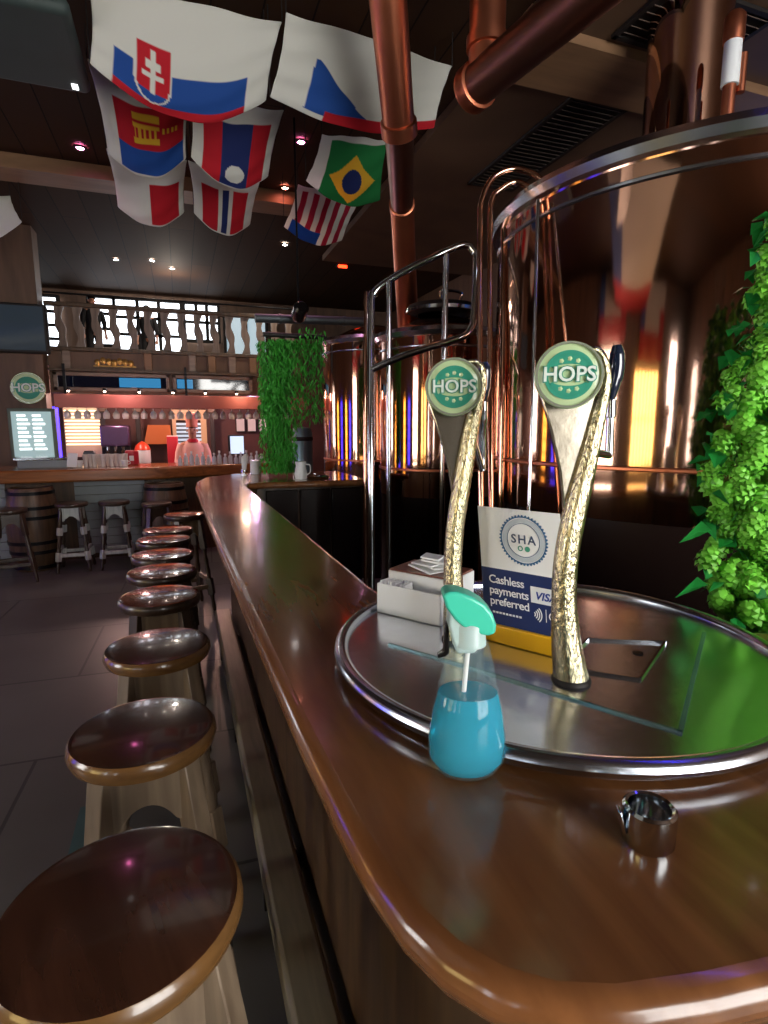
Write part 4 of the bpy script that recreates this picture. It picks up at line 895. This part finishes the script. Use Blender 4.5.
def outline(px, th, name, m, bev):
    b = BM(); fn = Vector((-math.sin(TH), -math.cos(TH), 0)); pts = [facing(x, y, cc) for x, y in px]
    f1 = [b.verts.new(p+fn*th) for p in pts]; f2 = [b.verts.new(p-fn*th) for p in pts]; b.faces.new(f1); b.faces.new(f2[::-1])
    for k in range(len(pts)): b.faces.new((f1[k], f2[k], f2[(k+1) % len(pts)], f1[(k+1) % len(pts)]))
    return obj(name, b, m, sb, world=True, bevel=bev, seg=5)
outline([(448, 606), (476, 620), (484, 634), (479, 640), (474, 650), (456, 650), (451, 638), (447, 622)], .0125, 'pump_housing', MATS['milky_plastic'], .004)
outline([(441, 592), (446, 588), (456, 588), (470, 593), (482, 600), (490, 609), (494, 620), (493, 629), (486, 631), (474, 629), (463, 624), (453, 615), (445, 604)], .0165, 'spray_head', M_TEAL, .007)
outline([(445, 622), (449, 622), (449, 652), (445, 655), (438, 657), (437, 654), (443, 650)], .005, 'trigger', M_BLACK, .0015)

# steel ash pot
AB = at(647, 841, z=1.1)
ap = thing('ash_pot', 'small open steel pot with side tab on the counter, right of bottle', 'ash pot', tuple(AB))
obj('pot', lathe(BM(), [(0, 0), (.022, 0), (.0245, .004), (.0248, .030), (.0245, .036), (.022, .0385), (.0195, .037), (.019, .032), (.0185, .012), (0, .009)], n=36), M_STEEL, ap)
obj('side_tab', box(BM(), (-.026, .008, .024), (.003, .012, .024), Euler((0, -.25, -.5))), M_STEEL, ap, bevel=.001)

# ================================================================== things at the far end of the main counter
p = at(256, 474, z=1.1)
t = thing('sugar_pot', 'white cylinder pot left of the hanging plant on counter end', 'pot', (p.x, p.y, 1.1))
obj('pot_body', lathe(BM(), disc_prof(.045, 0, .1, .006), n=24), M_WHITE, t); obj('lid', lathe(BM(), disc_prof(.047, .1, .115, .004), n=24), M_WHITE, t)
p = at(245, 473, z=1.1)
t = thing('folded_napkin', 'tall white folded napkin fan left of the white pot', 'napkin', (p.x, p.y+.05, 1.1))
b = BM()
for k in range(5): box(b, (k*.007-.014, 0, .08-.004*abs(k-2)), (.012, .01+.004*k, .16-.015*abs(k-3)), Euler((0, .12*(k-1)/2, .1*k)))
obj('cloth_fold', b, M_PAPER, t, bevel=.002); obj('napkin_ring', lathe(BM(), [(.022, 0), (.03, 0), (.03, .025), (.022, .025)], n=20), M_STEEL, t)
p = at(301, 479, z=1.1)
t = thing('water_jug', 'white jug right of the hanging plant on the counter end', 'jug', (p.x, p.y, 1.1))
obj('jug_body', lathe(BM(), [(0, 0), (.04, 0), (.048, .04), (.036, .1), (.042, .13), (.038, .13), (0, .1)], n=24), M_WHITE, t)
obj('jug_handle', tube(BM(), spline([(.04, 0, .11), (.07, 0, .1), (.07, 0, .05), (.045, 0, .03)], 5), .005, n=8), M_WHITE, t)
p = at(318, 478, z=1.1)
t = thing('bar_tray', 'low steel tray on the far counter end beside the jug', 'tray', (p.x, p.y, 1.1))
obj('tray_plate', lathe(BM(), [(0, 0), (.08, 0), (.09, .015), (.086, .015), (.078, .004), (0, .004)], n=28), M_STEEL, t)
obj('handle', tube(BM(), spline([(-.02, .09, .012), (-.02, .12, .02), (.02, .12, .02), (.02, .09, .012)], 4), .004, n=8), M_STEEL, t)

# ================================================================== PLANTS
M_CONE = mat('bright_hop_cone', rgb(118, 200, 62), rough=.5, vary=.35, bscale=25)
M_LEAF = mat('deep_green_leaf', rgb(28, 130, 52), rough=.45, vary=.4, bscale=12)
M_LEAF2 = mat('mid_green_leaf', rgb(62, 158, 50), rough=.5, vary=.4, bscale=9)
M_STEM = mat('brown_vine_stem', rgb(80, 60, 36), rough=.7)
def cone_bm(s=1.0, seed=0):
    rn = random.Random(seed); b = BM()
    lathe(b, [(0, -.018), (.008, -.012), (.011, 0), (.008, .012), (0, .018)], n=8)
    for r_ in range(6):
        z = .016-.0062*r_; R = .011*math.sin(PI*(r_+1.0)/7.5)+.004
        for k in range(6):
            a = 2*PI*(k+.5*(r_ % 2))/6+rn.uniform(-.1, .1); d = Vector((math.cos(a), math.sin(a), 0)); s_ = Vector((-d.y, d.x, 0))
            p0 = d*R*.5+Vector((0, 0, z)); w = .006
            vs = [b.verts.new(p0-s_*w*.6), b.verts.new(p0+s_*w*.6), b.verts.new(p0+s_*w+d*R*.75+Vector((0, 0, -.004))), b.verts.new(p0+d*(R*.75+.002)+Vector((0, 0, -.012))), b.verts.new(p0-s_*w+d*R*.75+Vector((0, 0, -.004)))]
            b.faces.new(vs)
    bmesh.ops.scale(b, vec=(s, s, s), verts=b.verts); return b
def leaf(b, c, d, w, L, roll, droop=.3):
    d = Vector(d).normalized(); s_ = d.cross(Vector((0, 0, 1))); s_ = s_.normalized() if s_.length > .05 else Vector((1, 0, 0))
    s_ = Matrix.Rotation(roll, 3, d) @ s_; nn = s_.cross(d)
    c = Vector(c); m = c+d*L*.45+nn*L*.06; e = c+d*L+Vector((0, 0, -droop*L))
    v = [b.verts.new(c), b.verts.new(m+s_*w), b.verts.new(e), b.verts.new(m-s_*w), b.verts.new(c+d*L*.5-nn*L*.03)]
    b.faces.new((v[0], v[1], v[4])); b.faces.new((v[1], v[2], v[4])); b.faces.new((v[2], v[3], v[4])); b.faces.new((v[3], v[0], v[4]))
LFT = [(210, 768), (235, 756), (300, 745), (340, 733), (380, 716), (420, 705), (470, 704), (520, 700), (560, 704), (590, 700), (620, 712), (640, 730), (650, 745)]
def left(py):
    for (a, x), (c, y) in zip(LFT, LFT[1:]):
        if a <= py <= c: return x+(y-x)*(py-a)/(c-a)
    return 790
hv = thing('hop_vine', 'bright green hanging hop vine full of cones at the right edge', 'hop vine', tuple(atd(800, 430, 1.3)))
rn = random.Random(3); cones = []
while len(cones) < 640:
    py = rn.uniform(205, 645); px = rn.uniform(695, 880); l = left(py)+8+rn.uniform(-3, 10)
    if px < l or px > 880: continue
    dep = 1.12+.28*rn.random(); 
    if px < l+14: dep = 1.22+.08*rn.random()
    cones.append((dep, px, py))
cones.sort(); protos = [None, None, None]
rest = BM()
for i, (dep, px, py) in enumerate(cones):
    p = atd(px, py, dep)-Vector(hv.location); ro = Euler((rn.uniform(-.6, .6), rn.uniform(-.6, .6), rn.uniform(0, 6))); s_ = rn.uniform(.95, 1.35)
    if i < 100:
        k = i % 3
        if protos[k] is None: o = protos[k] = obj('hop_cone', cone_bm(1, k), M_CONE, hv, smooth=False)
        else: o = protos[k].copy(); COL.objects.link(o); o.parent = hv
        o.location = p; o.rotation_euler = ro; o.scale = (s_,)*3
    else:
        c_ = cone_bm(s_, i); me = bpy.data.meshes.new('tmp'); bmesh.ops.transform(c_, matrix=Matrix.Translation(p) @ ro.to_matrix().to_4x4(), verts=c_.verts); c_.to_mesh(me); c_.free(); rest.from_mesh(me); bpy.data.meshes.remove(me)
ro = obj('hop_cone_cluster', rest, M_CONE, hv, smooth=False); ro['kind'] = 'stuff'
b = BM()
for k in range(900):
    py = rn.uniform(205, 650); px = rn.uniform(690, 880)
    l = left(py)
    if px < l: continue
    p = atd(px, py, 1.18+.27*rn.random())-Vector(hv.location); a = rn.uniform(0, 2*PI)
    leaf(b, p, (math.cos(a), math.sin(a), rn.uniform(-.9, .2)), rn.uniform(.012, .02), rn.uniform(.03, .05), rn.uniform(-1, 1))
for px, py in ((712, 530), (708, 585)):
    p = atd(px, py, 1.2)-Vector(hv.location); leaf(b, p, (-.9, .3, -.1), .03, .07, .9)
obj('foliage', b, M_LEAF, hv, smooth=False)
b = BM()
for k in range(4):
    P = [atd(775+k*12+rn.uniform(-8, 8), y, 1.3) for y in (120, 220, 330, 440, 540, 640)]; tube(b, spline(P, 4), .004, n=6)
obj('stem', b, M_STEM, hv, world=True)

gp = thing('hanging_plant', 'fine-leaved green plant hanging in a long column over the counter end', 'hanging plant', tuple(at(282, 338, Y=4.35)))
b = BM(); g0_ = Vector(gp.location)
for k in range(5200):
    if rn.random() < .72: px = rn.gauss(278, 8.5); py = rn.uniform(338, 470) ; px += 3*math.sin(py/17) ; px = max(261, min(296, px))
    else: px = rn.uniform(258, 324); py = 340+rn.random()**1.3*(85 if px > 290 else 70)-rn.uniform(0, 14)*(px > 300)
    Yd = 4.35+rn.uniform(-.09, .09)
    p = at(px, py, Y=Yd)-g0_; a = rn.uniform(0, 2*PI)
    leaf(b, p, (.5*math.cos(a), .5*math.sin(a), -rn.uniform(.5, 1.2)), rn.uniform(.005, .010), rn.uniform(.03, .055), rn.uniform(-1.5, 1.5), .15)
obj('foliage', b, M_LEAF2, gp, smooth=False)
b = BM()
for px in (268, 275, 283, 290, 305, 318):
    P = [at(px+rn.uniform(-2, 2), y, Y=4.35)-g0_ for y in ((338, 380, 425, 465) if px < 295 else (338, 370, 400))]; tube(b, spline(P, 4), .004, n=6)
obj('stem', b, M_STEM, gp)
b = BM(); tube(b, [(-.14, 0, .02), (.34, 0, .02)], .018, n=10)
for x_ in (-.1, .3): tube(b, [(x_, 0, .02), (x_, .4, .06)], .003, n=6)
obj('hanging_bar', b, M_DARK, gp)

# ================================================================== FLAGS
W3 = rgb(222, 222, 214); RED = rgb(196, 22, 40); BLU = rgb(28, 78, 158); YEL = rgb(236, 190, 50); GRN = rgb(30, 130, 66); NVY = rgb(28, 44, 104)
M_CLOTH = bpy.data.materials.new('printed_flag_cloth'); M_CLOTH.use_nodes = True
nt = M_CLOTH.node_tree; va = nt.nodes.new('ShaderNodeVertexColor'); va.layer_name = 'print'; bs = nt.nodes['Principled BSDF']; bs.inputs['Roughness'].default_value = .85
nt.links.new(va.outputs[0], bs.inputs['Base Color'])
tl = nt.nodes.new('ShaderNodeBsdfTranslucent'); nt.links.new(va.outputs[0], tl.inputs[0]); ms = nt.nodes.new('ShaderNodeMixShader'); ms.inputs[0].default_value = .3
nt.links.new(bs.outputs[0], ms.inputs[1]); nt.links.new(tl.outputs[0], ms.inputs[2]); nt.links.new(ms.outputs[0], nt.nodes['Material Output'].inputs[0])
def flag(label, TL, TRr, BR, BL, fn, sag=.12, zn=3.62, zf=3.34, nx=110, ny=80, name='flag'):
    a, b_, c, d = (Vector(q) for q in (TL, TRr, BR, BL)) if len(TL) == 3 else (at(*TL, z=zn), at(*TRr, z=zn), at(*BR, z=zf), at(*BL, z=zf))
    t = thing(name, label, 'flag', tuple(a), group='flags hanging under the ceiling')
    me = bpy.data.meshes.new('cloth'); V = []; Fc = []; C_ = []
    for j in range(ny+1):
        v = j/ny
        for i in range(nx+1):
            u_ = i/nx; p = a.lerp(b_, u_).lerp(d.lerp(c, u_), v)
            s_ = sag*1.35*math.sin(PI*u_)**.8*(.25+.75*v)*math.sin(PI*min(1, v*.62+.12))
            p.z -= s_ + .004*math.sin(u_*17+v*3)*(1-u_*.3) + .004*math.sin(v*21+u_*9)
            p.y += .09*math.sin(PI*u_)*(v-.25) ; p.x += .02*math.sin(v*PI)*(.5-u_)*1.5
            V.append(p-a); C_.append((*fn(u_, v), 1))
    for j in range(ny):
        for i in range(nx): k = j*(nx+1)+i; Fc.append((k, k+1, k+nx+2, k+nx+1))
    me.from_pydata(V, [], Fc); ca = me.color_attributes.new('print', 'FLOAT_COLOR', 'POINT')
    for i, c_ in enumerate(C_): ca.data[i].color = c_
    for p in me.polygons: p.use_smooth = True
    me.materials.append(M_CLOTH); o = bpy.data.objects.new('cloth', me); link(o, t)
    so = o.modifiers.new('th', 'SOLIDIFY'); so.thickness = .002
    for q in (a, b_, c, d): obj('cord', tube(BM(), [q-a+Vector((0, 0, -.004)), q-a+Vector((0, 0, H-q.z))], .003, n=6), M_DARK, t)
    return t
def inr(u_, v, a, b_, c, d): return a <= u_ <= b_ and c <= v <= d
def slov(u_, v):
    x, y = (u_-.31)/.105, (v-.62)/.27
    if abs(x) < 1 and -1 < y < 1 and (y < .2 or x*x+((y-.2)/.8)**2 < 1):
        if abs(x) > .86 or y < -.9 or (y > .2 and x*x+((y-.2)/.8)**2 > .78): return W3
        if abs(x) < .13 and -.75 < y < .6: return W3
        if abs(y+.35) < .1 and abs(x) < .38: return W3
        if abs(y+.02) < .1 and abs(x) < .55: return W3
        if y > .55: return BLU
        return RED
    if .1 < u_ < .86:
        if v > .88: return RED
        if v > .56: return BLU
    return W3
flag('large Slovak flag, white blue and red with a double-cross shield, at top left', (88, -22), (282, 22), (266, 100), (90, 62), slov, sag=.16)
def czech(u_, v):
    if v > .84 and u_ > .3: return RED
    # triangle
    if v > .35 and v < .92:
        a = .20-.02*v; w = (v-.35)/.57
        if a < u_ < a+.42*w+.02: return BLU
    return W3
flag('Czech flag, white with blue triangle and red stripe, right of the Slovak flag', (286, 12), (452, 66), (434, 128), (270, 96), czech, sag=.06)
def mong(u_, v):
    if not inr(u_, v, .17, .97, .25, .97): return W3
    s_ = (u_-.17)/.8; w = (v-.25)/.72
    if w > .55: return BLU
    if .24 < s_ < .62 and (.08 < w < .16 or .2 < w < .26 or .38 < w < .46): return YEL
    if .26 < s_ < .6 and .26 < w < .38 and int(s_*26) % 2 == 0: return YEL
    if .66 < s_ < .9 and .22 < w < .3 and int(s_*30) % 2 == 0: return YEL
    return RED
flag('red and blue printed flag with yellow emblem, under the left of Slovak flag', (87, 58), (190, 96), (186, 158), (108, 152), mong)
def laos(u_, v):
    if not inr(u_, v, .12, .9, .2, .98): return W3
    s_ = (u_-.12)/.78
    if .28 < s_ < .74:
        if ((s_-.52)/.16)**2+((v-.78)/.13)**2 < 1: return W3
        return NVY
    return RED
flag('Laotian flag turned sideways, red and navy with white disc, in the middle row', (190, 98), (284, 110), (268, 176), (191, 156), laos)
def peru(u_, v): return RED if inr(u_, v, .5, .92, .36, .97) else W3
flag('flag half white half red, leftmost of the farthest row', (106, 148), (187, 160), (184, 212), (118, 206), peru)
def norw(u_, v):
    if not inr(u_, v, .14, .86, .28, .97): return W3
    s_ = (u_-.14)/.72
    if .44 < s_ < .58: return NVY
    if .35 < s_ < .67: return W3
    return RED
flag('flag with red panels split by white and navy bands, beside half-red flag', (188, 160), (262, 176), (250, 224), (194, 212), norw)
def braz(u_, v):
    if not (u_ > .16 and v > .08): return W3
    x, y = (u_-.56)/.34, (v-.6)/.36
    if (x/.42)**2+(y/.5)**2 < 1: return NVY
    if abs(x)+abs(y) < 1: return YEL
    return GRN
flag('Brazilian flag, green with yellow diamond and blue disc, right of the ceiling spots', (322, 134), (388, 140), (380, 200), (306, 180), braz, sag=.08)
def us(u_, v):
    if v < .1 or u_ < .06: return W3
    if v > .72 and u_ < .55: return BLU
    return rgb(176, 30, 60) if int(u_*11) % 2 else W3
flag('striped red and white flag with blue corner, under the Brazilian flag', (298, 184), (360, 200), (342, 240), (284, 226), us, sag=.08)
def crn(u_, v): return RED if u_ < .3 and v > .4 else W3
flag('corner of a white flag at the far left edge, cut by the frame', (-70, 188), (10, 196), (22, 222), (-60, 228), crn)

def big(u_, v):
    if v > .72: return RED
    return BLU if u_ < .22 and v > .1 else W3
flag('big white flag with blue side and red end, mirrored in the big tank', (-1.2, 2.2, 3.66), (-1.2, .0, 3.66), (-5.2, -.6, 3.25), (-5.2, 1.5, 3.25), big, sag=.12)
def banner(u_, v):
    return RED if v > .62 or (u_ < .18 and v > .3) else (BLU if u_ > .8 else W3)
def wall_flag(y0, y1, z0, z1, label):
    t = thing('flag', label, 'flag', (XL+.28, y0, z1), group='flags on the window wall')
    me = bpy.data.meshes.new('cloth'); V = []; Fc = []; C_ = []; nx, ny = 40, 40
    for j in range(ny+1):
        for i in range(nx+1):
            u_, v = i/nx, j/ny; V.append((.03*math.sin(u_*14+v*2)*v, (y1-y0)*u_, -(z1-z0)*v)); C_.append((*banner(u_, v), 1))
    for j in range(ny):
        for i in range(nx): k = j*(nx+1)+i; Fc.append((k, k+1, k+nx+2, k+nx+1))
    me.from_pydata(V, [], Fc); ca = me.color_attributes.new('print', 'FLOAT_COLOR', 'POINT')
    for i, c_ in enumerate(C_): ca.data[i].color = c_
    me.materials.append(M_CLOTH); link(bpy.data.objects.new('cloth', me), t)
    obj('flagpole', tube(BM(), [(0, -.1, 0), (0, y1-y0+.1, 0)], .015, n=8), M_DARK, t)
wall_flag(.7, 2.5, 2.7, 3.7, 'white flag with red lower part high on the window wall, nearer the far bar')
wall_flag(-1.9, -.3, 2.45, 3.65, 'white flag with red lower half on the window wall, mirrored in the big tank')
# ================================================================== CEILING FITTINGS
def spot(px, py, col, es, label, power, z=None, grp='ceiling spotlights'):
    z = z or 3.79
    p = at(px, py, z=z)
    t = thing('ceiling_spotlight', label, 'ceiling light', tuple(p), group=grp)
    obj('housing', lathe(BM(), [(.03, 0), (.05, 0), (.052, -.012), (.034, -.014)], n=24), M_DARK, t)
    b = BM(); lathe(b, [(0, -.014), (.026, -.012), (.032, -.004), (0, -.002)], n=20)
    obj('bulb', b, mat('bulb_'+col, (1, 1, 1), emit=dict(pink=rgb(255, 120, 190), white=rgb(255, 240, 225), orange=rgb(255, 140, 120))[col], es=es), t)
    l = bpy.data.lights.new('spot', 'SPOT'); l.energy = power; l.color = dict(pink=(1, .45, .7), white=(1, .86, .7), orange=(1, .5, .4))[col]; l.spot_size = 1.9; l.spot_blend = .6; l.shadow_soft_size = .04
    lo = bpy.data.objects.new('spot_light', l); link(lo); lo.location = p-Vector((0, 0, .04)); return t
spot(80, 147, 'pink', 60, 'pinkish ceiling spotlight left of the printed red and blue flag', 14)
spot(301, 141, 'pink', 60, 'pink ceiling spotlight left of the Brazilian flag', 14)
spot(285, 187, 'orange', 60, 'orange-pink ceiling spotlight above the striped flag', 14)
spot(152, 260, 'white', 60, 'white ceiling spotlight before the balcony, largest of the small ones', 60)
spot(116, 259, 'white', 12, 'faint white ceiling spotlight left of the brighter one before the balcony', 20)
spot(172, 268, 'white', 12, 'faint white ceiling spotlight right of the brighter one before the balcony', 20)
spot(285, 244, 'white', 30, 'white ceiling spotlight just below the striped flag', 40)
t = thing('exit_indicator', 'tiny red lit indicator box under ceiling left of the copper flue', 'indicator light', tuple(at(342, 267, z=3.76)))
obj('casing', box(BM(), (0, 0, .01), (.16, .06, .05)), M_DARK, t, bevel=.006); obj('lens', box(BM(), (0, -.033, 0), (.13, .01, .04)), mat('red_lens', (1, .1, .05), emit=rgb(255, 50, 20), es=5), t)
p0 = at(65, 18, z=3.42); 
t = thing('ceiling_panel', 'dark slate-green rounded panel hanging at top left under the ceiling', 'ceiling panel', (p0.x-.45, p0.y+.32, 3.42))
obj('panel_body', box(BM(), (0, 0, .04), (.95, .72, .08)), mat('slate_green_fabric', rgb(54, 66, 64), rough=.6, vary=.25, bscale=3), t, bevel=.035, seg=4)
obj('status_light', box(BM(), (.40, .28, -.002), (.03, .05, .006)), mat('white_glow', (1, 1, 1), emit=(1, 1, 1), es=3), t)
for sx in (-.3, .3): obj('hanger', tube(BM(), [(sx, 0, .07), (sx, 0, .38)], .01, n=8), M_IRON, t)
# violet neon under soffit edge (lights tank rim)
t = obj('neon_tube', tube(BM(), [(1.72, -.4, 3.33), (1.72, 1.1, 3.33)], .02), mat('violet_neon', (0, 0, 0), emit=rgb(80, 70, 255), es=8)); tag(t, 'long violet-blue neon tube under the soffit edge above the counter', 'neon light')

# ================================================================== LIGHTS
def area(name, loc, rot, sx, sy, power, col):
    l = bpy.data.lights.new(name, 'AREA'); l.shape = 'RECTANGLE'; l.size = sx; l.size_y = sy; l.energy = power; l.color = col
    o = bpy.data.objects.new(name, l); link(o); o.location = loc; o.rotation_euler = rot; return o
def point(name, loc, power, col, r=.05):
    l = bpy.data.lights.new(name, 'POINT'); l.energy = power; l.color = col; l.shadow_soft_size = r
    o = bpy.data.objects.new(name, l); link(o); o.location = loc; return o
point('bar_light', (-.6, 7.3, 1.9), 3, (1, .55, .5)); point('bar_light', (.75, 7.35, 1.9), 2.5, (1, .6, .4)); point('bar_light', (-.9, 8.7, 1.95), 30, (1, .62, .55)); point('bar_light', (.3, 8.9, 1.95), 34, (1, .55, .42)); point('bar_light', (1.0, 8.4, 1.8), 14, (.9, .6, .9))
point('upstairs_light', (0, 9.6, 3.5), 14, (1, .85, .7))
w = bpy.data.worlds.new('world'); SC.world = w; w.use_nodes = True; w.node_tree.nodes['Background'].inputs[0].default_value = (.05, .06, .08, 1)

# ================================================================== CAMERA
cd = bpy.data.cameras.new('camera'); cam = bpy.data.objects.new('camera', cd); link(cam)
cd.sensor_fit = 'HORIZONTAL'; cd.sensor_width = 36; cd.lens = 36*F/768; cd.clip_start = .02
cam.location = EYE; cam.rotation_euler = basis(RT, UP, -FW).to_euler(); SC.camera = cam
SC.view_settings.view_transform = 'Standard'; SC.view_settings.look = 'None'; SC.view_settings.gamma = 1; SC.view_settings.use_curve_mapping = False
SC.view_settings.exposure = 0.75
SC.cycles.max_bounces = 10; SC.cycles.transmission_bounces = 10; SC.cycles.glossy_bounces = 5; SC.cycles.diffuse_bounces = 4
SC.cycles.sample_clamp_indirect = 6; SC.cycles.caustics_refractive = False; SC.cycles.caustics_reflective = False
SC.cycles.use_denoising = True
